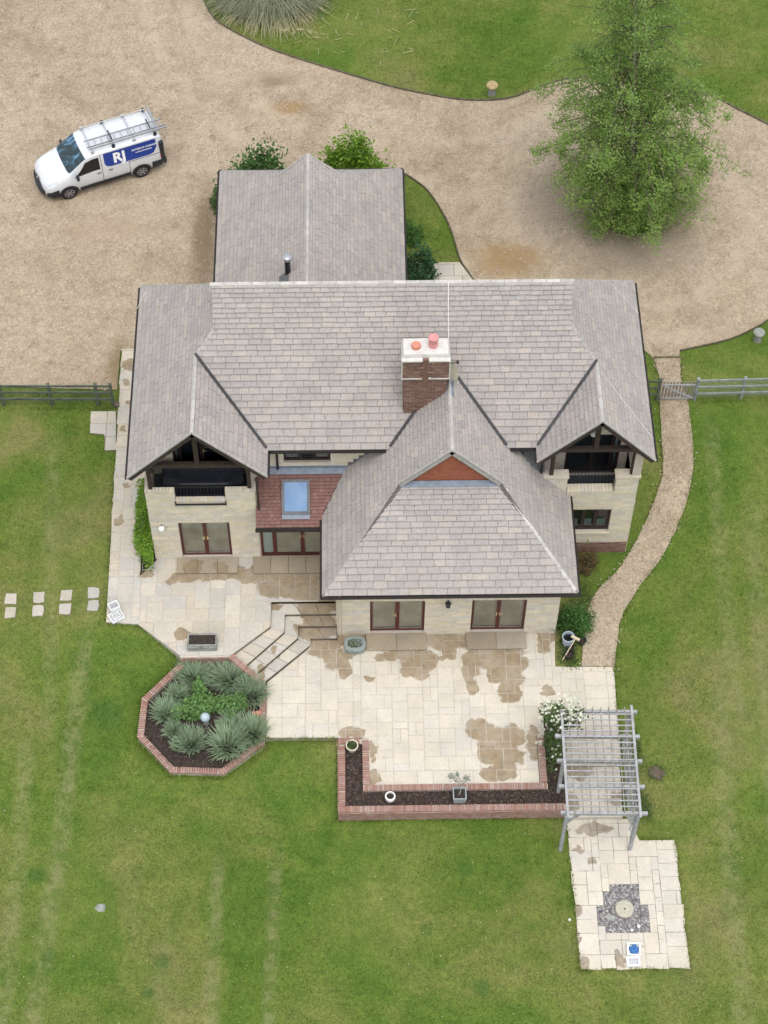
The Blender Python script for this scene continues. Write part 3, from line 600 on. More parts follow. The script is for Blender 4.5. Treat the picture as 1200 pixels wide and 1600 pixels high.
# fire-pit terrace: slabs round a cross-shaped gravel bed
b7 = MB().prism(PIT_C, -.8, -.56).build('pit_terrace', 'joint', None, kind='structure', label='pale flagstone square with a gravel bed in its middle')
lay_slabs(PIT_C, -.5, b7, 'paving_pit', 41, unit=.23, hole=PITHOLE, sizes=[(3, 3)] * 2 + [(2, 2)] * 3 + [(3, 2)] * 3 + [(2, 3)] * 2 + [(4, 3)], rag=.006, gap=.008, ragedge=.05)
def pebbles(n, poly, z, size, parent=None, **k):
    xs = [p[0] for p in poly]; ys = [p[1] for p in poly]; rng = np.random.RandomState(4); P = []
    while len(P) < n:
        x, y = rng.uniform(min(xs), max(xs)), rng.uniform(min(ys), max(ys))
        if inpoly([x], [y], poly)[0]: P.append((x, y))
    V = []; F = []; T = []
    oc = np.array([(1, 0, 0), (.3, .95, 0), (-.8, .6, 0), (-.8, -.6, 0), (.3, -.95, 0), (.1, .05, .8), (0, 0, -.6)])
    of = [(0, 1, 5), (1, 2, 5), (2, 3, 5), (3, 4, 5), (4, 0, 5)]
    for x, y in P:
        a = rng.uniform(0, 6.28); s_ = size * rng.uniform(.5, 1.3); c, sn = math.cos(a), math.sin(a); q = oc * np.array([s_, s_ * rng.uniform(.5, .9), s_ * .7]); o = len(V)
        V += [(x + p[0] * c - p[1] * sn, y + p[0] * sn + p[1] * c, z + p[2]) for p in q]; F += [tuple(i + o for i in f) for f in of]; T += [rng.uniform()] * 5
    return npobj('pebbles' if 'name' not in k else k.pop('name'), np.array(V), np.array(F), k.pop('mat', 'pebble'), parent, T, **k)
PITX = [(8.8 + (x - 8.8) * 1.13, -9.8 + (y + 9.8) * 1.13) for x, y in PITHOLE]
pebbles(1500, PITX, -.54, .05, kind='stuff', label='grey and white pebbles filling the gravel bed', cat='pebbles')
flat_poly('gravel_bed', PITX, -.552, 'pebble', label='dark base of the pebble bed in the flagstone square')

# ---- steps from the terrace down to the lower patio
N1 = [(-3.51, -1.08), (-2.23, .02), (-2.21, .98), (-.02, .98)]
N2 = [(-3.04, -1.40), (-1.77, -.11), (-1.76, .57), (-.02, .58)]
N3 = [(-2.71, -1.64), (-1.32, -.26), (-1.31, .19), (-.02, .2)]
N4 = [(-2.41, -1.84), (-.9, -.45), (-.9, -.21), (-.02, -.2)]
steps = thing('garden_steps', (-1.5, -.2, 0), 'pale stone garden steps angled from terrace down to the patio', 'steps')
for (A, B, z, cuts) in ((N1, N2, .45, (4, 1, 3)), (N2, N3, .30, (4, 1, 3)), (N3, N4, .15, (4, 1, 2))):
    for i in range(3):
        a0, a1, b0, b1 = map(lambda q: Vector((*q, 0)), (A[i], A[i + 1], B[i], B[i + 1])); k = cuts[i]
        for j in range(k):
            t0, t1 = j / k + (.004 if j else 0), (j + 1) / k - .004
            q = [a0.lerp(a1, t0), b0.lerp(b1, t0), b0.lerp(b1, t1), a0.lerp(a1, t1)]
            mb = MB(); slab_into(mb, [(p.x, p.y) for p in q], z, th=.05); mb.build('tread', 'paving_terrace', steps)
    poly = A + B[::-1]; cc = (sum(p[0] for p in poly) / 8, sum(p[1] for p in poly) / 8)
    MB().prism([(p[0] + (cc[0] - p[0]) * .0, p[1]) for p in A] + [(p[0] - .015, p[1] + .015) for p in B[::-1]], z - .30, z - .045).build('riser', 'joint_dark', steps)
MB().prism(N1 + [(p[0] + .05, p[1] - .05) for p in [(-.02, 1.045), (-2.27, 1.045), (-2.29, .05), (-3.54, -1.02)]], .2, .545).build('riser', 'joint_dark', steps)
for i in range(16):   # brick-on-edge coping down the open end of the steps
    t = (i + .5) / 16; p = Vector((-3.52, -1.16, .66)).lerp(Vector((-2.47, -1.93, .17)), t); d = Vector((1.05, -.77, -.49)).normalized(); sd_ = Vector((.59, .80, 0))
    MB().obox(p, d * .038, sd_ * .11, d.cross(sd_) * .05).build('brick', 'brick', steps)
MB().add([(-3.5, -1.3, -.3), (-2.5, -2.05, -.3), (-2.5, -2.05, .1), (-3.5, -1.3, .58), (-3.4, -1.10, -.3), (-2.38, -1.84, -.3), (-2.38, -1.84, .1), (-3.4, -1.10, .58)], [(0, 1, 2, 3), (5, 4, 7, 6), (3, 2, 6, 7), (1, 5, 6, 2), (4, 0, 3, 7)]).build('side_wall', 'mortar', steps)
rw = thing('retaining_wall', (-4.35, -1.1, 0), 'low brick retaining wall between terrace edge and flower bed', 'wall')
MB().box(-5.2, -1.13, -.2, -3.5, -1.0, .565).build('core', 'mortar', rw)
mb = MB()
for r in range(10):
    z0 = -.2 + r * .075; x = -5.2 + (r % 2) * .11
    while x < -3.55:
        mb.box(x, -1.155, z0, min(x + .215, -3.5), -1.12, z0 + .065); x += .225
mb.build('brickwork', 'brick', rw, kind='stuff')
# door steps
def doorstep(x0, x1, y0, y1, z0, z1, mat, label, n=1):
    t = thing('door_step', ((x0 + x1) / 2, (y0 + y1) / 2, z0), label, 'door step')
    MB().box(x0 + .03, y0 + .03, z0, x1 - .03, y1, z1 - .05).build('riser', 'joint_dark', t); w_ = (x1 - x0) / n
    for i in range(n):
        mb = MB(); slab_into(mb, [(x0 + i * w_ + .004, y0), (x0 + (i + 1) * w_ - .004, y0), (x0 + (i + 1) * w_ - .004, y1), (x0 + i * w_ + .004, y1)], z1, .05, .012); mb.build('slab', mat, t)
doorstep(.96, 3.0, -.66, 0, 0, .10, 'paving_brown', 'long brown stone step beside the stone trough', 2)
doorstep(4.32, 6.34, -.66, 0, 0, .10, 'paving_brown', 'long brown stone step under the doors beside the bush', 2)
doorstep(-5.44, -3.37, 2.1, 2.75, .6, .70, 'paving_brown', 'stained stone step under the terrace doors below the balcony', 3)
doorstep(-2.85, -.45, 2.06, 2.75, .6, .70, 'paving_brown', 'brown stone step in front of the porch doors', 4)
# stepping stones
for i, (x, y) in enumerate([(-10.98, 1.21), (-10.95, .68), (-10.04, 1.27), (-10.03, .74), (-9.14, 1.33), (-9.12, .8), (-8.22, 1.42), (-8.2, .91)]):
    k = .2; q = [(x + sx * k * random.uniform(.85, 1.1) * .95, y + sy * k * random.uniform(.9, 1.12)) for sx, sy in ((-1, -1), (0, -1.04), (1, -1), (1.05, 0), (1, 1), (0, 1.03), (-1, 1), (-1.05, 0))]
    mb = MB(); slab_into(mb, q, .605, .08, .012); mb.build('stepping_stone', 'paving_plain', None, label=('rough square stepping stone of the ' + ('pair farthest out on the lawn from the terrace', 'second pair out on the lawn from the terrace end', 'pair next but one to the terrace', 'pair close to the terrace edge')[i // 2]).replace('second pair out on the lawn from the terrace end', 'third pair out from the terrace'), cat='stepping stone', group='stepping stones in the lawn')

# ---- grass blades
def grass():
    rng = np.random.RandomState(12); n = 420000
    x = rng.uniform(-15.5, 19.5, n); y = rng.uniform(-14.5, 33, n)
    bad = np.zeros(n, bool)
    for P in (DRIVE, PATIO_R, PATIO_L, TERR, LSLAB, PIT_A, PIT_B, PIT_C, BED, LOWPATIO, BACKSLAB): bad |= inpoly(x, y, P)
    jx, jy = rng.normal(0, .10, n), rng.normal(0, .10, n); bad |= inpoly(x + jx, y + jy, PATH)
    bad |= inpoly(x, y, [(-.05, .0), (-.05, -6.6), (7.35, -6.6), (7.35, -3), (7.37, 0), (7.33, 4), (10, 3.2), (10, 10.1), (2.5, 10.1), (2.5, 18.6), (-4.3, 18.6), (-4.3, 10.1), (-6.2, 10.1), (-6.2, 2.7), (0, 2.7)])
    bad &= ~((x - RING[0]) ** 2 + (y - RING[1]) ** 2 < RING[2] ** 2)
    for (a, b_) in [(-10.98, 1.21), (-10.95, .68), (-10.04, 1.27), (-10.03, .74), (-9.14, 1.33), (-9.12, .8), (-8.22, 1.42), (-8.2, .91)]: bad |= (abs(x - a) < .19) & (abs(y - b_) < .2)
    x, y = x[~bad], y[~bad]; n = len(x); z = g(x, y) - .03
    isl = (x - RING[0]) ** 2 + (y - RING[1]) ** 2 < RING[2] ** 2; z[isl] = .60
    h = rng.uniform(.03, .075, n); th = rng.uniform(0, 6.28, n); wd = rng.uniform(.010, .020, n); lean = rng.uniform(.2, .9, n) * h; ph = rng.uniform(0, 6.28, n)
    b0 = np.stack([x - np.cos(th) * wd, y - np.sin(th) * wd, z], 1); b1 = np.stack([x + np.cos(th) * wd, y + np.sin(th) * wd, z], 1); tp = np.stack([x + np.cos(ph) * lean, y + np.sin(ph) * lean, z + h], 1)
    V = np.stack([b0, b1, tp], 1).reshape(-1, 3); F = np.arange(3 * n).reshape(n, 3)
    npobj('grass', V, F, 'grass_blade', None, rng.uniform(0, 1, n), kind='stuff', label='short mown grass blades covering the lawns', cat='grass')
grass()
def edge_grass():
    rng = np.random.RandomState(33); P = []
    lines = [[(-7.90, 11.9), (-7.73, .25), (-6.66, .14), (-5.24, -1.08)], [(-2.34, -3.90), (-.02, -3.92)], [(9.22, -1.33), (9.15, -4.95), (9.13, -6.6)], [(9.58, -7.38), (10.70, -7.38), (10.73, -11.70), (7.36, -11.70), (7.30, -7.4), (7.28, -6.75)], [(-.03, -4.0), (-.03, -6.62), (7.2, -6.63)], [v[:2] for v in OVX], LAWN_EDGE[2:20], [(-15, 9.95), (-8.2, 9.9)], [(-15, 9.35), (-8.1, 9.3)], [(13.1, 9.3), (18, 9.36)], PATH_L, PATH_R]
    for L in lines:
        for a, b in zip(L[:-1], L[1:]):
            l = math.hypot(b[0] - a[0], b[1] - a[1]); k = int(l * 130); u = rng.uniform(0, 1, k); P.append(np.stack([a[0] + (b[0] - a[0]) * u + rng.normal(0, .035, k), a[1] + (b[1] - a[1]) * u + rng.normal(0, .035, k)], 1))
    P = np.concatenate(P); P = P[rng.uniform(0, 1, len(P)) < .35 + .65 * (np.sin(P[:, 0] * 3.1 + P[:, 1] * 2.3) > -.2)]; n = len(P); x, y = P[:, 0], P[:, 1]; z = g(x, y) - .03
    h = rng.uniform(.05, .12, n); th = rng.uniform(0, 6.28, n); ph = rng.uniform(0, 6.28, n); wd = rng.uniform(.010, .018, n); ln = rng.uniform(.3, 1.1, n) * h
    V = np.stack([np.stack([x - np.cos(th) * wd, y - np.sin(th) * wd, z], 1), np.stack([x + np.cos(th) * wd, y + np.sin(th) * wd, z], 1), np.stack([x + np.cos(ph) * ln, y + np.sin(ph) * ln, z + h], 1)], 1).reshape(-1, 3)
    npobj('edge_grass', V, np.arange(3 * n).reshape(n, 3), 'grass_blade', None, rng.uniform(0, .9, n), kind='stuff', label='uncut grass straggling along paving, path and edging boards', cat='grass')
OVX = [(-5.27, -1.12), (-6.5, -2.40), (-6.58, -3.83), (-5.43, -5.09), (-3.65, -5.18), (-2.32, -4.12)]
edge_grass()

# ================================================================== THE HOUSE
house = thing('house', (2.0, 5.0, .0), 'large cream stone house with grey stone tile roofs and twin gables', 'house')
ZE = 5.83
TM, TL, TR, TC, TG = 1.15, 1.061, 1.115, 1.072, 1.0
# ---- walls
def wall(O, u, length, z0, z1, openings=(), thick=.25, mat='mortar', block='stone_block', stones=True, seed=1, ch=(.10, .19)):
    """wall face starting at plan point O running along u; outward normal is (u.y,-u.x)"""
    ux, uy = u; nx, ny = uy, -ux; rnd = random.Random(seed)
    P = lambda s, d, z: (O[0] + ux * s + nx * d, O[1] + uy * s + ny * d, z)
    def bx(m, s0, s1, d0, d1, a, b):
        m.add([P(s0, d0, a), P(s1, d0, a), P(s1, d1, a), P(s0, d1, a), P(s0, d0, b), P(s1, d0, b), P(s1, d1, b), P(s0, d1, b)],
              [(0, 1, 2, 3), (4, 7, 6, 5), (0, 4, 5, 1), (1, 5, 6, 2), (2, 6, 7, 3), (3, 7, 4, 0)], rnd.random())
    xs = sorted({0, length, *[o[0] for o in openings], *[o[1] for o in openings]}); zs = sorted({z0, z1, *[o[2] for o in openings], *[o[3] for o in openings]})
    mb = MB()
    for a, b in zip(xs[:-1], xs[1:]):
        for c, d in zip(zs[:-1], zs[1:]):
            m = ((a + b) / 2, (c + d) / 2)
            if any(o[0] < m[0] < o[1] and o[2] < m[1] < o[3] for o in openings): continue
            bx(mb, a, b, -thick, 0, c, d)
    w_ = mb.build('wall', mat, house)
    if not stones: return w_
    mb = MB(); z = z0
    while z < z1 - .03:
        h = rnd.uniform(*ch); cutz = [q for q in zs if z + .04 < q < z + h + .05]; h = (cutz[0] - z) if cutz else min(h, z1 - z)
        seg = [(0.0, length)]
        for o in openings:
            if o[2] < z + h / 2 < o[3]:
                ns = []
                for a, b in seg:
                    if o[0] > a: ns.append((a, min(b, o[0])))
                    if o[1] < b: ns.append((max(a, o[1]), b))
                seg = [q for q in ns if q[1] - q[0] > .02]
        for a, b in seg:
            s = a
            while s < b - .01:
                l = rnd.uniform(.22, .62); e = s + l
                if b - e < .15: e = b
                bx(mb, s + .004, e - .004, -.01, rnd.uniform(.012, .024), z + .004, z + h - .005); s = e
        z += h
    mb.build('stonework', block, w_, kind='stuff'); return w_

def unit(name, x0, x1, z0, z1, y, cols, label=None, fr=.085, mat='mahogany', back='blind', gmat='glass', handles=(), recess=.09, trim=True, depth=.07, transom=None):
    """a framed window or door in a wall facing -y: frame mesh, panes, blind and handles. cols = pane boundaries 0..1"""
    yf = y + recess; mb = MB()
    mb.box(x0, yf, z0, x0 + fr, yf + depth, z1); mb.box(x1 - fr, yf, z0, x1, yf + depth, z1); mb.box(x0 + fr, yf, z1 - fr, x1 - fr, yf + depth, z1); mb.box(x0 + fr, yf, z0, x1 - fr, yf + depth, z0 + fr * 1.5)
    X = lambda c: x0 + fr + (x1 - x0 - 2 * fr) * c
    for c in cols[1:-1]: mb.box(X(c) - fr * .8, yf - .004, z0 + fr, X(c) + fr * .8, yf + depth - .01, z1 - fr + .01)
    o = mb.build(name, mat, house, label=label)
    for i in range(len(cols) - 1):
        a = X(cols[i]) + (fr * .8 if i else 0); b = X(cols[i + 1]) - (fr * .8 if i < len(cols) - 2 else 0)
        MB().add([(a, yf + .03, z0 + fr * 1.5), (b, yf + .03, z0 + fr * 1.5), (b, yf + .03, z1 - fr), (a, yf + .03, z1 - fr)], [(0, 1, 2, 3)]).build('pane', gmat, o)
        if trim:
            t = MB(); tz0, tz1, w_ = z0 + fr * 1.5, z1 - fr, .022
            t.box(a, yf + .004, tz0, a + w_, yf + .028, tz1); t.box(b - w_, yf + .004, tz0, b, yf + .028, tz1); t.box(a + w_, yf + .004, tz1 - w_, b - w_, yf + .028, tz1); t.box(a + w_, yf + .004, tz0, b - w_, yf + .028, tz0 + w_)
            t.build('pane_bead', 'grey_wood_warm', o)
        yb_ = yf + (.06 if (back[i] if isinstance(back, (list, tuple)) else back) in ('blind', 'curtain') else .2); bk = back[i] if isinstance(back, (list, tuple)) else back
        MB().box(a - .05, yb_, z0 + .02, b + .05, yb_ + .01, z1 - .02).build('blind', bk, o)
    for hx in handles:
        c = X(hx[0]) + hx[1]; zc = (z0 + z1) / 2 - .02
        m = MB().box(c - .016, yf - .02, zc - .10, c + .016, yf - .003, zc + .10); m.box(c - .01 + (0.0 if hx[1] > 0 else -.09), yf - .05, zc + .02, c + .01 + (.09 if hx[1] > 0 else 0), yf - .02, zc + .045)
        m.build('handle', 'brass', o)
    return o

# centre wing front (y=0)
wall((0, 0), (1, 0), 7.33, -.2, 3.30, [(1.10, 2.91, .10, 2.12), (4.46, 6.26, .10, 2.12)], seed=3)
unit('patio_door', 1.10, 2.91, .10, 2.12, 0, [0, .5, 1], handles=[(.5, -.05)], label='open-handled mahogany double door beside the stone trough')
unit('patio_door', 4.46, 6.26, .10, 2.12, 0, [0, .5, 1], handles=[(.5, -.05), (.5, .05)])
wall((0, 3.8), (0, -1), 3.8, -.2, 3.5, seed=4); wall((7.33, 0), (0, 1), 3.6, -.2, 3.5, seed=5)
# left wing
wall((-6.17, 2.75), (1, 0), 3.57, -.1, 3.55, [(.92, 2.62, .68, 2.78)], seed=6)
unit('patio_door', -5.25, -3.55, .68, 2.78, 2.75, [0, .5, 1], handles=[(.5, -.05), (.5, .05)], label='mahogany double doors under the balcony', back=['blind', 'blind'])
for (a, b, z1) in ((-6.17, -5.22, 4.56), (-5.22, -3.58, 4.02), (-3.58, -2.6, 4.56)):
    wall((a, 2.75), (1, 0), b - a, 3.55, z1, seed=int(abs(a) * 10), thick=.13)
wall((-6.17, 4.4), (0, -1), 1.65, -.1, 4.56, seed=8, thick=.13); wall((-2.6, 2.75), (0, 1), 1.65, -.1, 4.56, seed=9, thick=.13)
def coping(x0, y0, x1, y1, z, along='x', step=.115):
    mb = MB(); q, e1 = (x0, x1) if along == 'x' else (y0, y1)
    while q < e1 - .01:
        e = min(q + step, e1)
        mb.box(*((q + .004, y0, z + .002, e - .004, y1, z + .075) if along == 'x' else (x0, q + .004, z + .002, x1, e - .004, z + .075))); q = e
    mb.build('parapet_coping', 'stone_block', house, kind='stuff')
for (a, b, z1) in ((-6.19, -5.22, 4.56), (-5.22, -3.58, 4.02), (-3.58, -2.58, 4.56)): coping(a, 2.71, b, 2.885, z1)
for xx in (-6.19, -2.76): coping(xx, 2.89, xx + .18, 4.38, 4.56, 'y')
MB().box(-6.03, 2.89, 3.2, -2.74, 4.4, 3.3).build('balcony_floor', 'balcony_floor', house)
wall((-6.17, 4.4), (1, 0), 3.57, 3.2, ZE + .1, [(.80, 2.75, 3.35, ZE + .1)], seed=10)
unit('balcony_door', -5.37, -3.42, 3.35, 5.55, 4.4, [0, .08, .5, .92, 1], back=['curtain', 'room_dark', 'room_dark', 'curtain'], gmat='glass_dark', trim=False, handles=[(.5, .05)], mat='dark_frame', label='dark glazed doors at the back of the wide balcony')
def gable_glass(xc, hw, z0, t, y, x_cut, name):
    """triangular glazed head under a gable"""
    mb = MB(); ztop = z0 + hw * t
    for a, b in (((xc - hw, z0), (xc, ztop)), ((xc, ztop), (xc + hw, z0))): mb.beam((a[0], y, a[1]), (b[0], y, b[1]), .09, .09, up=(0, 1, 0))
    mb.beam((xc - hw, y, z0), (xc + hw, y, z0), .09, .12, up=(0, 1, 0)); mb.box(xc - .05, y - .045, z0, xc + .05, y + .045, ztop)
    o = mb.build(name, 'mahogany', house)
    for s_ in (-1, 1): MB().add([(xc + s_ * .05, y + .02, z0), (xc + s_ * hw, y + .02, z0), (xc + s_ * .05, y + .02, ztop)], [(0, 1, 2)]).build('pane', 'glass_dark', o)
    MB().add([(xc - hw, y + .25, z0), (xc + hw, y + .25, z0), (xc, y + .25, ztop)], [(0, 1, 2)]).build('blind', 'room_dark', o)
gable_glass(-4.37, 1.15, 5.66, TL, 4.45, .5, 'gable_window')
def gable_wall(xc, hw, zb, t, y, mat='render', name='gable_wall', th=.2):
    return MB().add([(xc - hw, y, zb), (xc + hw, y, zb), (xc, y, zb + hw * t), (xc - hw, y + th, zb), (xc + hw, y + th, zb), (xc, y + th, zb + hw * t)], [(0, 1, 2), (5, 4, 3), (0, 2, 5, 3), (1, 4, 5, 2), (0, 3, 4, 1)]).build(name, mat, house)
gable_wall(-4.37, 1.95, ZE - .1, TL, 4.52)
# right wing
wall((6.85, 3.2), (1, 0), 3.12, .66, 3.3, [(1.0, 2.40, 1.30, 2.64)], seed=12)
wall((6.85, 3.2), (1, 0), 3.12, -.2, .66, mat='mortar', block='dark_brick', seed=13, ch=(.07, .075))
unit('window', 7.85, 9.25, 1.30, 2.64, 3.2, [0, .34, .67, 1], back=['room_dark'] * 3, gmat='glass_dark', trim=False, fr=.075, mat='dark_frame', label='dark three-light window beside the brick plinth')
MB().box(7.80, 3.12, 1.22, 9.30, 3.30, 1.298).build('window_sill', 'render', house)
for i, (a, b) in enumerate(((7.93, 8.2), (8.32, 8.68), (8.8, 9.16))): MB().box(a, 3.42, 1.42, b, 3.44, 1.75).build('window_seat_cushion', 'curtain', house)
wall((9.97, 3.2), (0, 1), 6.9, -.2, ZE - .1, seed=14); wall((6.85, 4.5), (0, -1), 1.3, 2.5, 4.5, seed=15)
for (a, b, z1) in ((6.85, 7.62, 4.46), (7.62, 9.22, 3.66), (9.22, 9.97, 4.46)):
    wall((a, 3.2), (1, 0), b - a, 3.3, z1, seed=int(abs(a) * 10))
wall((9.97, 3.2), (0, 1), 1.2, 3.3, 4.46, seed=19)
for q in ((6.80, 3.15, 4.462, 7.66, 3.50, 4.53), (9.18, 3.15, 4.462, 10.02, 3.50, 4.53), (9.70, 3.502, 4.462, 10.02, 4.4, 4.53)): MB().box(*q).build('parapet_coping', 'stone_block', house)
coping(7.66, 3.16, 9.18, 3.48, 3.66)
MB().box(7.1, 3.45, 2.7, 9.72, 4.5, 2.8).build('balcony_floor', 'balcony_floor', house)
wall((6.85, 4.5), (1, 0), 3.12, 2.7, ZE + .3, [(.83, 2.62, 2.85, 5.1)], seed=16)
unit('balcony_door', 7.68, 9.47, 2.85, 5.1, 4.5, [0, .5, .9, 1], back=['room_dark', 'room_dark', 'curtain'], gmat='glass_dark', trim=False, mat='dark_frame', label='dark glazed doors of the narrow balcony')
gable_wall(8.40, 1.6, ZE, TR, 4.42)
# main block, rear wing and sides
wall((-2.35, 3.8), (1, 0), 9.2, 2.0, ZE - .1, [(.68, 2.21, 4.66, 5.45)], seed=20)
unit('window', -1.67, -.14, 4.66, 5.45, 3.8, [0, .34, .67, 1], back=['blind', 'room_dark', 'blind'], gmat='glass_dark', trim=False, fr=.07, mat='dark_frame', label='dark upper window between the roofs above the porch')
wall((-6.17, 10.1), (0, -1), 5.7, -.1, ZE - .1, seed=21); wall((10.0, 10.1), (-1, 0), 16.17, -.1, ZE - .1, seed=22)
wall((-3.95, 18.25), (0, -1), 8.15, .3, 2.95, seed=23); wall((2.2, 10.1), (0, 1), 8.15, .3, 2.95, seed=24); wall((2.2, 18.25), (-1, 0), 6.15, .3, 2.95, seed=25)

# ---- roofs
TILE_BUDGET = [300]
def roof(plan, O, e, h, t, parent, seed=1, single=False, mat='roof_tile', c0=.245, c1=.145, w0=(.33, .58), w1=(.25, .44), deck_th=.16, name='roof_slope', tname='roof_tile'):
    """one roof slope. plan polygon, eave point O, eave direction e, uphill direction h (plan), rise per metre t"""
    rnd = random.Random(seed); K = math.sqrt(1 + t * t); O = Vector(O); e3 = Vector((*e, 0)); h3 = Vector((*h, 0)); n = (Vector((0, 0, 1)) - h3 * t) / K
    def uv(p): d = Vector((p[0], p[1], 0)) - Vector((O.x, O.y, 0)); return (d.dot(e3), d.dot(h3) * K)
    def X(u, v, k=0): return O + e3 * u + (h3 + Vector((0, 0, t))) * (v / K) + n * k
    Q = [uv(p) for p in plan]
    if area(Q) < 0: Q = Q[::-1]
    nn = len(Q); V = [X(*q) for q in Q] + [X(*q, -deck_th) for q in Q]
    slope = MB().add(V, [tuple(range(nn)), tuple(range(nn, 2 * nn))[::-1]] + [(i, i + nn, (i + 1) % nn + nn, (i + 1) % nn) for i in range(nn)]).build(name, 'deck', parent)
    # keep the deck's outside faces pointing outward
    v0, v1 = min(q[1] for q in Q), max(q[1] for q in Q); u0, u1 = min(q[0] for q in Q), max(q[0] for q in Q)
    stuff = MB(); v = v0; row = 0
    while v < v1 - .02:
        k = (v - v0) / max(3.5, v1 - v0); ce = (c0 + (c1 - c0) * k) * rnd.uniform(.93, 1.07); wr = (w0[0] + (w1[0] - w0[0]) * k, w0[1] + (w1[1] - w0[1]) * k)
        u = u0 - rnd.uniform(0, .4)
        while u < u1:
            wd = rnd.uniform(*wr); q = clip_rect(Q, u + .005, v - rnd.uniform(0, .014) if row else v, u + wd - .005, v + ce + .04)
            if len(q) >= 3 and abs(area(q)) > .006:
                if area(q) < 0: q = q[::-1]
                lift = rnd.uniform(-.004, .006); m = len(q); N = lambda vv: .052 + lift - .034 * (vv - v) / (ce + .04)
                Vt = [X(a, b, N(b)) for a, b in q] + [X(a, b, N(b) - .028) for a, b in q]
                Ft = [tuple(range(m))] + [(i, i + m, (i + 1) % m + m, (i + 1) % m) for i in range(m)]; tt = rnd.random()
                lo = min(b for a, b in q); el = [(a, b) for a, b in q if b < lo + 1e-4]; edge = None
                if len(el) == 2 and ce > .1:     # course shadow painted as a dark lower edge: a narrow face of its own
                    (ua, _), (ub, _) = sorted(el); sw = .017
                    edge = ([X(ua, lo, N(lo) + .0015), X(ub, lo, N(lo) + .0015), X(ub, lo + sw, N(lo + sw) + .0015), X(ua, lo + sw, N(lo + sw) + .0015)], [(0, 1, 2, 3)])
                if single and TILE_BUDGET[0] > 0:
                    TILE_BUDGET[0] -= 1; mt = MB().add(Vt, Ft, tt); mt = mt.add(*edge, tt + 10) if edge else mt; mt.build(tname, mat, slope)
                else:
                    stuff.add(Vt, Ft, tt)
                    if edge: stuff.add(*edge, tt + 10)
            u += wd
        v += ce; row += 1
    if stuff.f: stuff.build(tname + 's', mat, slope, kind='stuff')
    return slope, X
A47 = 3.665
# centre wing
roof([(-.41, -.62), (7.74, -.62), (5.295, 2.0), (2.035, 2.0)], (-.41, -.62, 3.48), (1, 0), (0, 1), .992, house, 1, single=True)
roof([(-.41, -.62), (2.035, 1.85), (3.665, 1.85), (3.665, 5.35), (1.9, 3.9), (.36, 3.8), (-.41, 2.45)], (-.41, -.62, 3.48), (0, 1), (1, 0), TC, house, 2)
roof([(7.74, -.62), (5.295, 1.85), (3.665, 1.85), (3.665, 5.35), (5.4, 3.75), (6.9, 3.4), (7.74, 3.18)], (7.74, -.62, 3.48), (0, 1), (-1, 0), TC, house, 3)
# main roof
roof([(-3.78, 6.97), (7.58, 6.97), (7.58, 6.06), (8.40, 5.26), (6.53, 3.45), (-2.17, 3.45), (-4.37, 5.48), (-3.78, 6.02)], (-6.57, 3.45, ZE), (1, 0), (0, 1), TM, house, 4, single=True)
roof([(-3.78, 6.97), (7.58, 6.97), (7.58, 7.88), (10.27, 10.43), (-6.57, 10.43), (-3.78, 7.88)], (-6.57, 10.45, ZE), (1, 0), (0, -1), TM, house, 5)
roof([(-6.57, 2.40), (-4.37, 2.40), (-4.37, 5.48), (-3.78, 6.02), (-3.78, 7.88), (-6.57, 10.43)], (-6.57, 2.40, ZE), (0, 1), (1, 0), TL, house, 6)
roof([(-2.17, 2.40), (-4.37, 2.40), (-4.37, 5.6), (-2.17, 3.6)], (-2.17, 2.40, ZE), (0, 1), (-1, 0), TL, house, 7)
roof([(10.27, 2.87), (8.40, 2.87), (8.40, 5.26), (7.58, 6.06), (7.58, 7.88), (10.27, 10.43)], (10.27, 2.87, ZE), (0, 1), (-1, 0), TR, house, 8)
roof([(6.53, 2.87), (8.40, 2.87), (8.40, 5.4), (6.53, 3.6)], (6.53, 2.87, ZE), (0, 1), (1, 0), TR, house, 9)
# rear wing
roof([(-4.30, 10.2), (-.89, 9.7), (-.89, 16.04), (-1.94, 16.2), (-4.30, 18.6)], (-4.30, 10.2, 3.0), (0, 1), (1, 0), TG, house, 10)
roof([(2.53, 10.2), (-.89, 9.7), (-.89, 16.04), (.16, 16.2), (2.53, 18.6)], (2.53, 10.2, 3.0), (0, 1), (-1, 0), TG, house, 11)
roof([(-4.30, 18.6), (2.53, 18.6), (.16, 16.2), (-1.94, 16.2)], (-4.30, 18.6, 3.0), (1, 0), (0, -1), TG, house, 12)
gable_wall(-.89, .85, 5.30, TG, 16.12, 'gablet_brick', 'gablet')
# main gablets (end faces)
for xg, zb, zt, yb0, yb1 in ((-3.62, 8.75, 9.74, 6.06, 7.86), (7.42, 8.79, 9.74, 6.10, 7.86)):
    MB().add([(xg, yb0, zb), (xg, yb1, zb), (xg, 6.97, zt)], [(0, 1, 2), (2, 1, 0)]).build('gablet', 'gablet_brick', house)
# porch roof with red tiles
TP = .606
porch, PX = roof([(-2.62, 2.15), (-.30, 2.15), (-.41, 2.42), (.45, 3.8), (-2.35, 3.8), (-2.62, 3.6)], (-2.62, 2.15, 3.30), (1, 0), (0, 1), TP, house, 13, mat='red_tile', c0=.115, c1=.115, w0=(.17, .20), w1=(.17, .20), name='porch_roof', tname='clay_tile', deck_th=.1)
pz = lambda y: 3.30 + TP * (y - 2.15)
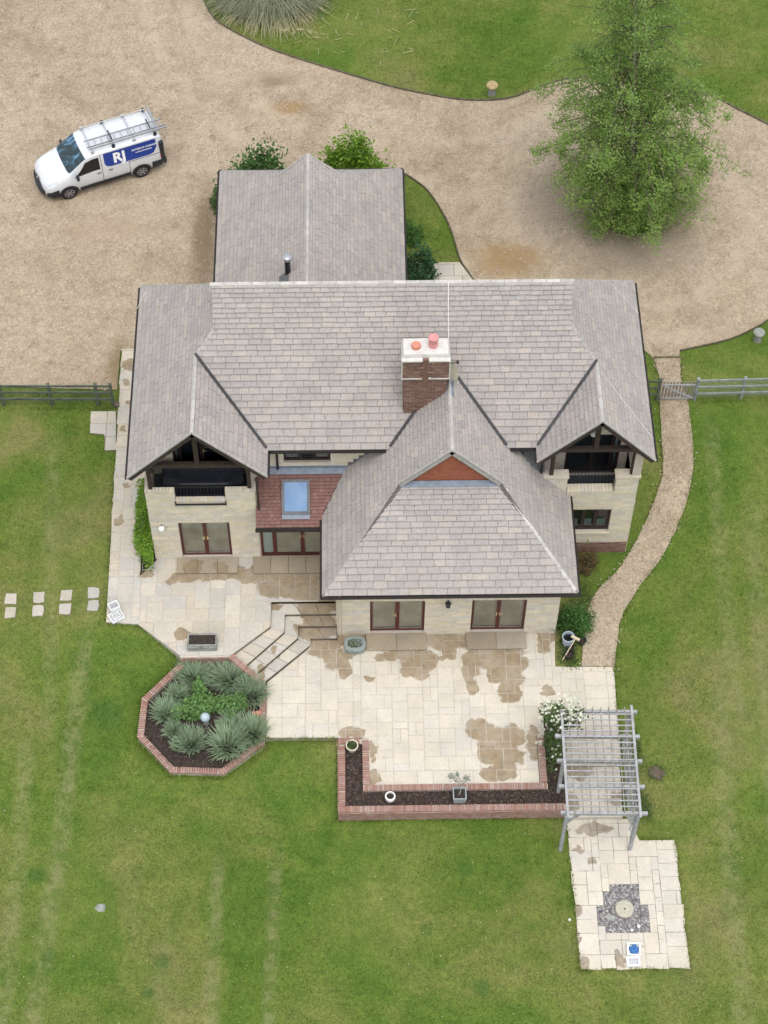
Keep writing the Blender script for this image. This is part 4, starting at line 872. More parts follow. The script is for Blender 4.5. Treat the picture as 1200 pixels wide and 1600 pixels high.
# skylight
K = math.sqrt(1 + TP * TP); pn = Vector((0, -TP, 1)) / K; pv = Vector((0, 1, TP)) / K
def onp(x, y, k): return Vector((x, y, pz(y))) + pn * k
mb = MB(); x0, x1, ya, yb = -1.72, -.88, 2.56, 3.46
for (p, q) in ((onp(x0, ya, .09), onp(x0, yb, .09)), (onp(x1, ya, .09), onp(x1, yb, .09))): mb.beam(p, q, .09, .10, up=pn)
for yy in (ya, yb): mb.beam(onp(x0 - .04, yy, .085), onp(x1 + .04, yy, .085), .09, .09, up=pn)
sky_w = mb.build('skylight', 'dark_lead', house, label='small roof window with painted sky reflection in the red tile porch roof')
MB().obox((onp(x0, ya, .10) + onp(x1, yb, .10)) / 2, Vector((1, 0, 0)) * ((x1 - x0) / 2 - .045), pv * ((yb - ya) / 2 * K - .045), pn * .008).build('pane', 'painted_sky_glass', sky_w)
MB().obox(onp((x0 + x1) / 2, ya - .11, .07), Vector((.46, 0, 0)), pv * .08, pn * .008).build('apron_flashing', 'lead', sky_w)
MB().obox((-1.0, 3.70, pz(3.70) + .075), Vector((1.42, 0, 0)), pv * .10, pn * .01).build('lead_flashing', 'lead', house)
MB().box(-2.35, 3.775, 4.34, .42, 3.799, 4.50).build('lead_flashing', 'lead', house)
MB().beam((-2.62, 2.12, 3.24), (-.42, 2.12, 3.24), .03, .16).build('porch_fascia', 'timber_dark', house)
MB().beam((-2.64, 2.06, 3.27), (-.38, 2.06, 3.27), .10, .08).build('gutter', 'gutter', house)
MB().beam((-.36, 2.2, 3.34), (-.36, 2.75, 3.56), .10, .03).build('lead_flashing', 'lead', house)
# porch glazing
wall((-2.6, 2.75), (1, 0), 2.56, .55, 3.35, [(.04, 2.52, .68, 3.1)], stones=False, seed=26)
unit('porch_door', -2.56, -.08, .68, 3.1, 2.75, [0, .17, .575, 1], handles=[(.575, -.05), (.575, .05)], back=['curtain', 'blind', 'blind'], trim=False, label='mahogany glazed porch doors under the red tiled roof', recess=.02)

# ridges, hips, valleys
def ridge(p, q, name='ridge_cap', w_=.17, seg=.45, mat='ridge', lift=.05):
    p, q = Vector(p), Vector(q); L = (q - p).length; k = max(1, round(L / seg)); d = (q - p) / k; mb = MB(); dn = d.normalized(); side = dn.cross(Vector((0, 0, 1))).normalized()
    for i in range(k):
        a = p + d * i + dn * .006; b = p + d * (i + 1) - dn * .006; up = Vector((0, 0, lift + random.uniform(-.006, .006)))
        V = []
        for c in (a, b):
            V += [c + up + Vector((0, 0, .055)), c + up + side * w_ * .5 - Vector((0, 0, .03)), c + up + side * w_ * .62 - Vector((0, 0, .13)), c + up - side * w_ * .62 - Vector((0, 0, .13)), c + up - side * w_ * .5 - Vector((0, 0, .03))]
        mb.add(V, [(0, 1, 6, 5), (1, 2, 7, 6), (2, 3, 8, 7), (3, 4, 9, 8), (4, 0, 5, 9), (0, 4, 3, 2, 1), (5, 6, 7, 8, 9)], random.random())
    return mb.build(name, mat, house)
ridge((-3.84, 6.97, 9.878), (7.64, 6.97, 9.878), w_=.10); ridge((-4.37, 2.40, 8.164), (-4.37, 5.46, 8.164), w_=.11); ridge((8.40, 2.87, 7.915), (8.40, 5.24, 7.915), w_=.11)
ridge((3.665, 1.85, 7.85), (3.665, 4.95, 7.85), w_=.11); ridge((-.89, 9.9, 6.41), (-.89, 16.04, 6.41), w_=.11)
ridge((-4.37, 5.48, 8.164), (-3.78, 6.02, 8.79), 'hip_cap', w_=.12, mat='verge'); ridge((8.40, 5.26, 7.915), (7.58, 6.06, 8.83), 'hip_cap', w_=.12, mat='verge')
ridge((2.08, 1.95, 6.1), (-.36, -.57, 3.53), 'hip_cap', w_=.07, mat='verge', lift=.03); ridge((5.25, 1.95, 6.1), (7.69, -.57, 3.53), 'hip_cap', w_=.13, mat='ridge', lift=.035)
ridge((-3.78, 7.88, 8.79), (-6.52, 10.38, 5.88), 'hip_cap', w_=.1, mat='verge'); ridge((7.58, 7.88, 8.83), (10.22, 10.38, 5.88), 'hip_cap', w_=.1, mat='verge')
ridge((-1.94, 16.2, 5.36), (-4.25, 18.55, 3.05), 'hip_cap', w_=.1, mat='verge'); ridge((.16, 16.2, 5.36), (2.48, 18.55, 3.05), 'hip_cap', w_=.1, mat='verge')
def valley(p, q, w_=.047, mat='dark_lead', k=.135):
    p, q = Vector(p) + Vector((0, 0, k)), Vector(q) + Vector((0, 0, k)); d = (q - p).normalized(); side = d.cross(Vector((0, 0, 1))).normalized()
    up = Vector((0, 0, .012)); MB().add([p - side * w_ + up, p, p + side * w_ + up, q - side * w_ + up, q, q + side * w_ + up], [(0, 1, 4, 3), (1, 2, 5, 4), (3, 4, 1, 0), (4, 5, 2, 1)]).build('valley_flashing', mat, house)
valley((-4.37, 5.48, 8.164), (-2.17, 3.45, ZE)); valley((8.40, 5.26, 7.915), (6.53, 3.45, ZE))
valley((3.665, 5.21, 7.85), (1.78, 3.45, ZE)); valley((3.665, 5.21, 7.85), (5.55, 3.45, ZE)); valley((-.38, 2.45, 3.50), (.36, 3.78, 4.30), .06, 'dark_lead', .04)
# stepped flashing where the centre roof meets the main wall
mb = MB()
for i in range(7):
    x = .42 + i * .18; z = 3.48 + TC * (x + .41); mb.box(x, 3.77, z + .02, x + .17, 3.798, z + .30)
mb.build('stepped_flashing', 'dark_lead', house)
MB().box(5.5, 3.74, 4.6, 6.86, 3.795, 5.66).build('lead_flashing', 'dark_lead', house)
MB().add([(6.3, 3.3, 5.02), (6.86, 3.3, 4.62), (6.86, 3.78, 4.9), (6.0, 3.78, 5.55)], [(0, 1, 2, 3)]).build('lead_saddle', 'dark_lead', house)
# gutters, fascias and verges
def gut(p, q, r=.038): return MB().beam(p, q, r * 2, r * 1.6).build('gutter', 'gutter', house)
gut((-.50, -.70, 3.44), (7.82, -.70, 3.44)); gut((-.48, -.68, 3.44), (-.48, 2.4, 3.44)); gut((7.81, -.68, 3.44), (7.81, 3.15, 3.44))
gut((-2.13, 3.38, 5.80), (1.66, 3.38, 5.80)); gut((5.66, 3.38, 5.80), (6.5, 3.38, 5.80)); gut((-6.64, 2.40, 5.80), (-6.64, 10.4, 5.80)); gut((10.34, 2.87, 5.80), (10.34, 10.4, 5.80)); gut((-2.10, 2.42, 5.80), (-2.10, 3.4, 5.80)); gut((6.46, 2.9, 5.80), (6.46, 3.4, 5.80))
gut((-4.37, 10.45, 2.97), (-4.37, 18.65, 2.97)); gut((2.60, 10.45, 2.97), (2.60, 18.65, 2.97)); gut((-4.37, 18.67, 2.97), (2.60, 18.67, 2.97))
MB().box(-.3, -.60, 3.22, 7.63, 0, 3.30).build('soffit', 'timber_dark', house); MB().box(-2.2, 3.5, 5.66, 6.6, 3.8, 5.72).build('soffit', 'timber_dark', house)
def verge(xc, hw, z0, t, y, w_=.10, mat='verge', bm='timber_dark'):
    mb = MB(); mb2 = MB()
    for s_ in (-1, 1):
        a, b_ = Vector((xc + s_ * hw, y, z0)), Vector((xc, y, z0 + hw * t)); up = (b_ - a).cross(Vector((0, 1, 0))).normalized(); up = up if up.z > 0 else -up
        mb.beam(a + up * .045, b_ + up * .045, .07, .05, up=up); mb2.beam(a - up * .065, b_ - up * .065, .045, .13, up=up)
    mb.build('verge', mat, house); mb2.build('bargeboard', bm, house)
verge(-4.37, 2.2, ZE, TL, 2.39); verge(8.40, 1.87, ZE, TR, 2.86); verge(3.665, 1.63, 6.1, TC, 1.86, bm='verge'); verge(-.89, 1.05, 5.36, TG, 16.05, bm='verge')
# brick gablet over the front slope
gw = MB().add([(2.10, 2.02, 6.0), (5.23, 2.02, 6.0), (3.665, 2.02, 7.70), (2.10, 2.2, 6.0), (5.23, 2.2, 6.0), (3.665, 2.2, 7.70)], [(0, 1, 2), (0, 2, 5, 3), (1, 4, 5, 2), (5, 4, 3)]).build('gablet', 'mortar', house, label='orange-red brick triangle at the top of the front roof slope')
mb = MB(); z = 6.0; r = 0
while z < 7.6:
    hw = (7.68 - z - .065) / 1.072; x = -hw + (0 if r % 2 else .06)
    while x < hw - .05: e = min(x + .215, hw); mb.box(3.665 + x, 2.0, z, 3.665 + e - .008, 2.03, z + .066); x = e
    z += .074; r += 1
mb.build('brickwork', 'gablet_brick', gw, kind='stuff')
MB().obox((3.665, 1.90, 6.06), Vector((1.68, 0, 0)), Vector((0, .71, .70)) * .10, Vector((0, -.70, .71)) * .012).build('lead_flashing', 'lead', house)

# ---- chimney
ch = MB().box(2.24, 4.22, 5.4, 3.54, 4.90, 9.34).build('chimney', 'mortar', house, label='dark weathered brick chimney with white cement top')
mb = MB(); z = 5.8; r = 0
while z < 8.58:
    for (xa, xb, y) in ((2.22, 3.56, 4.2),):
        x = xa - (0 if r % 2 else .11)
        while x < xb - .01:
            a, e = max(x, xa), min(x + .225, xb)
            if e - a > .02: mb.box(a + .005, y, z, e - .005, y + .03, z + .066)
            x += .225
    for xs_ in (2.22, 3.56):
        y = 4.235
        while y < 4.9: mb.box(xs_ - .012, y, z, xs_ + .012, min(y + .215, 4.9), z + .066); y += .225
    z += .076; r += 1
for z in np.arange(8.62, 9.42, .076):      # corbelled head
    x = 2.16 - (0 if r % 2 else .11); r += 1
    while x < 3.62 - .01:
        a, e = max(x, 2.16), min(x + .225, 3.62)
        if e - a > .02 and not (2.78 < (a + e) / 2 < 2.98): mb.box(a + .004, 4.13, z, e - .004, 4.24, z + .068)
        x += .225
    mb.box(2.16, 4.25, z, 2.24, 4.95, z + .068); mb.box(3.54, 4.25, z, 3.62, 4.95, z + .068); mb.box(2.16, 4.89, z, 3.62, 4.97, z + .068)
mb.build('brickwork', 'dark_brick', ch, kind='stuff')
MB().box(2.74, 4.17, 8.5, 3.02, 4.25, 9.46).build('brick_slot', 'dark_brick', ch)  # recessed slot in the chimney head, filled with dark brick
mb = MB(); mb.box(2.13, 4.105, 8.575, 2.78, 4.26, 8.615); mb.box(2.98, 4.105, 8.575, 3.65, 4.26, 8.615); mb.box(2.13, 4.105, 9.43, 2.78, 4.26, 9.475); mb.box(2.98, 4.105, 9.43, 3.65, 4.26, 9.475)
mb.box(2.13, 4.12, 8.62, 2.165, 4.26, 9.43); mb.box(3.615, 4.12, 8.62, 3.65, 4.26, 9.43); mb.build('cement_band', 'white_mortar', ch)
mb = MB().add([(2.13, 4.27, 9.435), (3.65, 4.27, 9.435), (3.65, 4.99, 9.435), (2.13, 4.99, 9.435), (2.2, 4.30, 9.60), (3.58, 4.30, 9.60), (3.58, 4.92, 9.62), (2.2, 4.92, 9.62)], [(4, 5, 6, 7), (0, 1, 5, 4), (1, 2, 6, 5), (2, 3, 7, 6), (3, 0, 4, 7)]); mb.build('chimney_cap', 'white_mortar', ch, bevel=.02)
MB().lathe([(.145, 0), (.145, .10), (.135, .13), (.10, .135)], (2.59, 4.58, 9.60), 18).build('chimney_pot', 'terracotta', ch, smooth=True)
MB().lathe([(.15, 0), (.15, .10), (.12, .11), (.12, .27), (.11, .28), (.11, .34), (.165, .345), (.165, .39), (.13, .42), (.0, .425)], (3.12, 4.64, 9.60), 18).build('chimney_pot', 'pink_pot', ch, smooth=True)
MB().beam((2.20, 4.17, 6.13), (3.56, 4.17, 7.59), .04, .14, up=(0, 0, 1)).build('lead_flashing', 'dark_lead', house)
MB().box(2.12, 4.06, 6.02, 2.36, 4.24, 6.16).build('lead_flashing', 'lead', house)
MB().box(3.56, 4.06, 7.55, 3.80, 4.62, 7.83).build('lead_flashing', 'lead', house)
# satellite dish, edge-on beside the chimney
d = thing('satellite_dish', (3.72, 4.6, 8.0), 'olive grey satellite dish on an arm beside the chimney', 'dish')
mb = MB(); nrm = Vector((.78, -.30, .45)).normalized(); a = nrm.cross(Vector((0, 0, 1))).normalized(); b = nrm.cross(a); c0 = Vector((3.76, 4.62, 8.35)); V = [c0 - nrm * .06]; n = 20
for rr, kk in ((.16, -.035), (.30, .03)):
    for j in range(n): an = 6.2832 * j / n; V.append(c0 + (a * math.cos(an) * rr * .9 + b * math.sin(an) * rr * 1.15) + nrm * kk)
F = [(0, 1 + j, 1 + (j + 1) % n) for j in range(n)] + [(1 + j, 1 + n + j, 1 + n + (j + 1) % n, 1 + (j + 1) % n) for j in range(n)]; mb.add(V, F); mb.build('reflector', 'dish', d, smooth=True)
MB().tube([(3.57, 4.62, 8.2), (3.70, 4.62, 8.3)], .025, 8).build('mount', 'black_metal', d)
MB().tube([c0 - b * .3, c0 + nrm * .35 - b * .38], .012, 6).build('arm', 'black_metal', d); MB().obox(c0 + nrm * .37 - b * .37, (.035, 0, 0), (0, .035, 0), (0, 0, .05)).build('receiver', 'black_metal', d)
# white cable down the main slope behind the chimney
MB().tube([(3.66, 6.95, 9.94), (3.66, 5.0, 7.73)], .014, 6).build('cable', 'white_paint', house)
for pts in ([(-5.6, 10.1, 6.4), (-6.4, 9.9, 6.12), (-6.66, 9.4, 5.9)], [(9.3, 9.4, 6.98), (9.8, 9.2, 6.42), (10.3, 9.0, 5.9)], [(8.55, 4.9, 7.83), (9.4, 4.3, 6.88), (10.3, 3.7, 5.90)]): MB().tube(pts, .007, 5).build('cable', 'white_paint', house)
# flue on the rear wing
fl = MB().tube([(-1.58, 11.05, 5.5), (-1.58, 11.05, 6.45)], .10, 14).build('flue', 'black_gloss', house, label='short black flue pipe on the rear roof', smooth=True)
MB().lathe([(.13, 0), (.13, .035), (.10, .04), (.10, .10), (.145, .11), (.145, .14), (.05, .17), (0, .171)], (-1.58, 11.05, 6.45), 16).build('cowl', 'alu', fl, smooth=True)
MB().obox((-1.72, 10.85, 5.66), Vector((.17, 0, .17)), Vector((0, .28, 0)), Vector((-.006, 0, .006))).build('flashing', 'dark_lead', fl)
# balcony timbers and railings
def truss(xc, hw, y, zt, z_tie, name_tie='tie_beam', posts=(), t=TL):
    MB().beam((xc - hw, y, z_tie), (xc + hw, y, z_tie), .15, .17).build('tie_beam', 'timber_dark', house)
    MB().beam((xc, y, z_tie), (xc, y, zt), .15, .14, up=(0, 1, 0)).build('king_post', 'timber_dark', house)
    for (px, pz0, pz1, py) in posts: MB().beam((px, py, pz0), (px, py, pz1), .12, .12, up=(0, 1, 0)).build('timber_post', 'timber_dark', house)
truss(-4.37, 1.98, 2.80, 7.75, 5.98, posts=[(-5.99, 4.63, 6.05, 2.86), (-2.78, 4.63, 6.05, 2.86), (-5.99, 4.63, 6.0, 3.5)], t=TL)
truss(8.40, 1.70, 3.28, 7.55, 5.95, posts=[(7.08, 4.53, 5.98, 3.32), (9.72, 4.53, 5.98, 3.32)], t=TR)
def railing(x0, x1, y, z0, z1, step=.11):
    mb = MB().beam((x0, y, z1), (x1, y, z1), .05, .03); mb.beam((x0, y, z0), (x1, y, z0), .04, .025); rl = mb.build('balustrade', 'black_metal', house); x = x0 + step / 2
    while x < x1: MB().beam((x, y, z0), (x, y, z1), .014, .014, up=(0, 1, 0)).build('baluster', 'black_metal', rl); x += step
railing(-5.21, -3.59, 2.95, 4.05, 4.55); railing(7.63, 9.21, 3.52, 3.70, 4.35)
MB().beam((-5.24, 2.68, 3.92), (-3.56, 2.68, 3.92), .04, .05).build('handrail', 'black_metal', house)
for xx in (-5.22, -3.58): MB().beam((xx, 2.68, 3.86), (xx, 2.68, 4.10), .035, .035, up=(0, 1, 0)).build('rail_bracket', 'black_metal', house)
# dark covered furniture on the wide balcony
simple('bench_cover', (.028, .032, .042), .18, .3, 3, 0, 20, .5)
f = thing('covered_bench', (-4.4, 3.75, 3.3), 'long glossy black covered bench on the wide balcony', 'bench')
MB().box(-5.72, 3.50, 3.3, -3.02, 4.15, 3.92).build('cover', 'bench_cover', f, bevel=.05); MB().box(-5.72, 4.0, 3.9, -3.02, 4.17, 4.30).build('backrest_cover', 'bench_cover', f, bevel=.04)
f = thing('planter_pot', (-5.62, 3.22, 3.3), 'small pale pot beside the black bench on the balcony', 'pot'); MB().lathe([(.08, 0), (.11, .7), (.10, .72), (.09, .68)], (-5.62, 3.22, 3.3), 14).build('pot', 'stone_grey', f, smooth=True)
# lights, pipes, tap
def lamp(x, y, z, mat, label):
    o = MB().lathe([(.02, -.10), (.095, -.06), (.11, .0), (.095, .06), (.03, .10)], (x, y, z), 14).build('wall_light', mat, house, smooth=True, label=label)
    MB().beam((x, y, z + .02), (x, y + .14, z + .06), .05, .05).build('bracket', 'black_metal', o)
lamp(-5.80, 2.60, 2.64, 'plastic_white', 'round white wall light beside the terrace doors'); lamp(8.46, 4.28, 5.42, 'plastic_white', 'small white light under the narrow gable')
lo = MB().lathe([(.03, -.16), (.075, -.12), (.085, .06), (.10, .065), (.04, .13), (.0, .135)], (3.66, -.13, 2.04), 10).build('wall_light', 'black_metal', house, label='black lantern between the front doors'); MB().lathe([(.06, -.20), (.065, -.17), (.02, -.16)], (3.66, -.13, 2.04), 10).build('lamp_glass', 'plastic_white', lo); MB().beam((3.66, -.13, 2.16), (3.66, .0, 2.16), .03, .03).build('bracket', 'black_metal', lo)
def pipe(pts, mat='gutter', r=.04): return MB().tube(pts, r, 8).build('downpipe', mat, house, smooth=True)
pipe([(-1.88, 3.42, 5.78), (-1.88, 3.70, 5.62), (-1.88, 3.72, 4.42)]); pipe([(-2.52, 2.3, 5.8), (-2.52, 2.66, 5.4), (-2.52, 2.66, 3.6)], 'timber_dark')
pipe([(.12, -.68, 3.42), (.10, -.08, 3.05), (.10, -.08, .1)], 'render', .035); pipe([(6.62, 3.3, 5.78), (6.74, 3.3, 5.4), (6.74, 3.3, 4.6)])
MB().tube([(8.62, 3.19, .52), (8.62, 3.19, .86), (8.62, 3.08, .88), (8.62, 3.06, .80)], .022, 7).build('outside_tap', 'brass', house)

# ================================================================== RAISED PLANTER OF BRICK
pl = thing('brick_planter', (3.5, -6.2, -.4), 'long low red brick planter wall filled with bark round the patio', 'planter')
mb = MB(); mb.box(.02, -6.57, -.75, 7.28, -6.36, .0); mb.box(.02, -6.37, -.6, .23, -3.95, .0); mb.box(.24, -4.12, -.3, .80, -3.94, .0); mb.box(.80, -5.82, -.3, 1.0, -3.92, .0); mb.box(1.0, -5.82, -.3, 6.72, -5.64, .0); mb.box(6.48, -5.64, -.3, 6.70, -3.92, .0)
mb.build('core', 'mortar', pl)
mb = MB()
for r in range(9):   # outer face
    z0 = -.66 + r * .075; x = .0 - (r % 2) * .11
    while x < 7.28: mb.box(max(x, .0), -6.605, z0, min(x + .215, 7.28), -6.56, z0 + .065); x += .225
    y = -6.55 + (r % 2) * .11
    while y < -3.95: mb.box(-.012, y, z0, .03, min(y + .215, -3.95), z0 + .065); y += .225
mb.build('brickwork', 'brick', pl, kind='stuff')
brick_me = {}
def brick(cx, cy, cz, along_x, parent, l=.215, w_=.066, h=.07, rz=None, tilt=0.):
    if 'b' not in brick_me:
        m = MB().box(-w_ / 2, -l / 2, -h / 2, w_ / 2, l / 2, h / 2); o = m.build('brick', 'brick', None, bevel=.006); me = o.data; a = me.attributes.get('tint')
        if a: me.attributes.remove(a)
        brick_me['b'] = me; bpy.data.objects.remove(o)
    o = bpy.data.objects.new('brick', brick_me['b']); o.location = (cx, cy, cz + random.uniform(-.004, .004)); o.rotation_euler = (0, 0, (rz if rz is not None else (0 if along_x else math.pi / 2)) + random.uniform(-.02, .02))
    return link(o, parent)
P_ = .0765
for i in range(int(7.26 / P_)): brick(.04 + i * P_, -6.47, .035, True, pl)
for i in range(int(2.2 / P_)): brick(.125, -6.32 + i * P_, .035, False, pl)
for i in range(int(.75 / P_)): brick(.06 + i * P_, -4.03, .036, True, pl)
for i in range(int(1.68 / P_)): brick(.90, -5.58 + i * P_, .032, False, pl)
for i in range(int(5.9 / P_)): brick(.83 + i * P_, -5.73, .032, True, pl)
for i in range(int(1.66 / P_)): brick(6.60, -5.57 + i * P_, .032, False, pl)
SOIL1 = [(.23, -6.36), (.23, -4.12), (.80, -4.12), (.80, -5.83), (6.72, -5.83), (6.72, -3.0), (7.30, -3.0), (7.30, -6.36)]
MB().prism(SOIL1, -.4, -.06).build('soil', 'soil', pl)
def chips(n, poly, z, size, parent, zf=None):
    xs = [p[0] for p in poly]; ys = [p[1] for p in poly]; rng = np.random.RandomState(n); x = rng.uniform(min(xs), max(xs), n * 6); y = rng.uniform(min(ys), max(ys), n * 6); k = inpoly(x, y, poly); x, y = x[k][:n], y[k][:n]
    V, F, T = leaf_quads(np.stack([x, y, z + rng.uniform(0, .03, len(x))], 1), size, 1.2, .5, rng); npobj('bark_chips', V, F, 'bark_chip', parent, T, kind='stuff')
chips(3200, SOIL1, -.05, .04, pl)

# ================================================================== OCTAGONAL FLOWER BED
ob = thing('octagon_bed', (-4.4, -3.2, 0), 'octagonal flower bed with pinkish brick edging full of lavender', 'flower bed')
OV = [(-5.21, -1.17, .30), (-6.44, -2.41, .10), (-6.52, -3.81, .04), (-5.40, -5.03, -.10), (-3.67, -5.12, -.10), (-2.36, -4.09, .05), (-2.34, -2.0, .06)]
for (a, b) in zip(OV[:-1], OV[1:]):
    a, b = Vector(a), Vector(b); d = b - a; L = d.length; d.normalize(); inn = Vector((-d.y, d.x, 0)); k = int(L / P_)
    for i in range(k):
        p = a + d * ((i + .5) * L / k) + inn * .11; brick(p.x, p.y, p.z, True, ob, rz=math.atan2(d.y, d.x))
    m = (a + b) / 2 + inn * .11; MB().obox(m - Vector((0, 0, .2)), d * (L / 2), inn.normalized() * .09, Vector((0, 0, .175))).build('edging_base', 'mortar', ob)
def bedz(x, y): return float(.0 + .05 * ss(-5, -1.2, y))
soil_poly = [(p[0] + (-4.35 - p[0]) * .05, p[1] + (-3.1 - p[1]) * .05) for p in BED]
mb = MB(); n = 12; V = [(-4.35, -3.1, .06)] + [(x, y, -.02 + (.16 if i == 0 else 0) - (.1 if i in (3, 4) else 0)) for i, (x, y) in enumerate(soil_poly)]; k = len(soil_poly)
mb.add(V, [(0, 1 + (i), 1 + (i + 1) % k) for i in range(k)]); mb.build('soil', 'soil', ob)
for p in ob.children:
    if p.name.startswith('soil'):
        for q in p.data.polygons:
            if q.normal.z < 0: q.flip()
chips(1500, soil_poly, .02, .035, ob)
LAV = [(-4.75, -1.62, .42, .66, 'against the brick retaining wall below the long trough'), (-3.55, -1.72, .45, .66, 'against the retaining wall where the step coping starts'), (-2.88, -2.25, .42, .6, 'under the lower end of the brick step coping'), (-5.20, -2.30, .28, .45, 'beside the bed edging that runs up to the terrace corner'), (-5.62, -2.95, .34, .5, 'standing alone at the bare bark edge of the bed'), (-5.35, -3.62, .24, .38, 'smallest of all, amid open bark'), (-4.75, -4.05, .42, .5, 'just in front of the glass globe'), (-3.55, -4.15, .50, .64, 'widest of all, at the lawn edge of the bed'), (-2.78, -3.72, .44, .62, 'hanging over the edging beside the patio'), (-3.4, -3.4, .34, .52, 'between the terracotta pot and the glass globe'), (-5.15, -4.1, .22, .34, 'low and open, spreading over the bark')]
for (x, y, r, h, lab) in LAV:
    t = thing('lavender', (x, y, .02), 'grey-green lavender clump ' + lab, 'lavender', 'lavender clumps in the octagonal bed')
    V, F, T = blades(int(360 * r / .42), (x + random.uniform(-.04, .04), y + random.uniform(-.04, .04), .02), r * .80, h * random.uniform(.85, 1.05), .044, random.uniform(.8, 1.15), segs=2, droop=.12); npobj('foliage', V, F, 'leaf_lavender', t, T)
    V, F, T = leaf_quads(blob_points(int(90 * r / .42), (x, y, .03), (r * .95, r * .85, h * .45), lumps=9), .05, .4, .3); npobj('lower_leaves', V, F, 'leaf_lavender', t, T)
for (x, y, rx, ry, h, lab) in [(-4.35, -2.75, .75, .45, .42, 'bright green leafy mound in the middle of the octagonal bed'), (-3.45, -2.70, .55, .42, .42, 'bright green leafy mound beside the terracotta pot in flower bed'), (-4.55, -2.1, .25, .32, .48, 'upright bright green tuft against the brick retaining wall'), (-5.05, -2.95, .35, .35, .30, 'low bright green leafy mound at the left of the lavender')]:
    shrub('leafy_perennial', (x, y, .03), (rx, ry, h), int(1500 * rx * ry / .3) + 250, .055, 'leaf_fresh', lab.replace('at the left of', 'between the bare bark and'), 'perennial', lumps=18, ls=.36, stems=3, up=1.0, aspect=.8)
shrub('dry_grass_tuft', (-2.98, -3.02, .03), (.2, .22, .22), 200, .06, 'leaf_brown', 'small dry brownish tuft beside the fallen terracotta pot', 'grass tuft', stems=2, aspect=.15)
t = thing('garden_globe', (-4.30, -3.30, .02), 'clear glass garden globe on a pale stand among the lavender', 'ornament')
MB().lathe([(.10, 0), (.09, .22), (.06, .25)], (-4.30, -3.30, .02), 14).build('stand', 'stone_grey', t, smooth=True)
mb = MB(); mb.lathe([(.01, 0), (.10, .03), (.155, .12), (.16, .17), (.13, .26), (.06, .315), (.0, .32)], (-4.30, -3.30, .25), 18); mb.build('globe', 'zinc', t, smooth=True)
t = thing('terracotta_pot', (-2.62, -3.02, .05), 'pale pink terracotta pot lying on its side in the flower bed', 'pot')
mb = MB(); prof = [(.07, 0), (.11, .24), (.125, .245), (.125, .30), (.105, .30), (.09, .05), (.0, .05)]; n = 16; V = []; F = []
for r, z in prof:
    for j in range(n): an = 6.2832 * j / n; V.append((-2.50 - z, -3.02 + r * math.cos(an) - z * .3, .17 + r * math.sin(an)))
for i in range(len(prof) - 1):
    for j in range(n): F.append((i * n + j, i * n + (j + 1) % n, (i + 1) * n + (j + 1) % n, (i + 1) * n + j))
F.append(tuple(range(n))); mb.add(V, F).build('pot', 'terracotta', t, smooth=True)

# ================================================================== PERGOLA
pg = thing('pergola', (8.1, -5.8, -.3), 'weathered grey timber pergola with trellis top over the paved steps', 'pergola')
ZP = 1.92
for (x, y) in ((7.02, -7.70), (9.22, -7.72), (7.04, -5.9), (9.26, -5.9), (7.08, -4.2), (9.30, -4.2)):
    MB().beam((x, y, gz(x, y) - .12), (x, y, ZP), .11, .11, up=(0, 1, 0)).build('post', 'grey_wood', pg, bevel=.008)
for y in (-7.62, -6.72, -5.84, -4.98, -4.10):
    MB().beam((6.84, y, ZP + .06), (9.50, y - .06, ZP + .06), .10, .14).build('crossbeam', 'grey_wood', pg, bevel=.008)
for x in (7.04, 9.26): MB().beam((x, -7.85, ZP + .17), (x + .06, -3.98, ZP + .17), .08, .09).build('side_rail', 'grey_wood', pg, bevel=.006)
for i, x in enumerate(np.linspace(7.27, 9.05, 8)): MB().beam((x, -7.68, ZP + .155), (x + .05, -4.02, ZP + .155), .034, .03).build('trellis_slat', 'grey_wood_warm', pg)
for i, y in enumerate(np.linspace(-7.45, -4.25, 17)): MB().beam((7.06, y, ZP + .185), (9.28, y - .05, ZP + .185), .036, .03).build('trellis_slat', 'grey_wood', pg)
for (x, y0, y1) in ((9.22, -7.7, -4.2),):     # side trellis and its lower rails
    for z in np.arange(.1, 1.8, .28): MB().beam((x, y0, z), (x, y1, z), .02, .03).build('trellis_slat', 'grey_wood', pg)
    for y in np.arange(-7.4, -4.2, .28): MB().beam((x + .025, y, max(gz(x, y), -.4)), (x + .025, y, 1.85), .02, .03, up=(0, 1, 0)).build('trellis_slat', 'grey_wood', pg)
for (a, b) in (((7.02, -7.70, 1.45), (7.40, -7.64, 1.88)), ((9.22, -7.72, 1.45), (8.84, -7.66, 1.88))): MB().beam(a, b, .07, .07).build('brace', 'grey_wood', pg)
# climbing rose
rs = thing('climbing_rose', (6.98, -3.9, -.06), 'white flowering climbing rose on the corner of the pergola', 'rose')
mb = MB()
for i in range(5): mb.tube([(6.98 + random.uniform(-.1, .1), -3.95 + random.uniform(-.2, .2), -.08), (6.95 + random.uniform(-.2, .2), -4.0 + random.uniform(-.3, .3), .8), (7.0 + random.uniform(-.2, .5), -4.1 + random.uniform(-.3, .3), 1.95)], [.02, .015, .008], 5)
mb.build('stem', 'bark_brown', rs)
Pp = np.concatenate([blob_points(1150, (6.95, -4.55, -.05), (.33, .75, 1.5), lumps=22, ls=.4), blob_points(1000, (7.22, -4.15, 1.75), (.62, .42, .55), lumps=18, ls=.4), blob_points(450, (6.85, -3.75, .9), (.35, .3, .8), lumps=12, ls=.4)])
V, F, T = leaf_quads(Pp, .05, .4, .6); npobj('foliage', V, F, 'leaf_mid', rs, T)
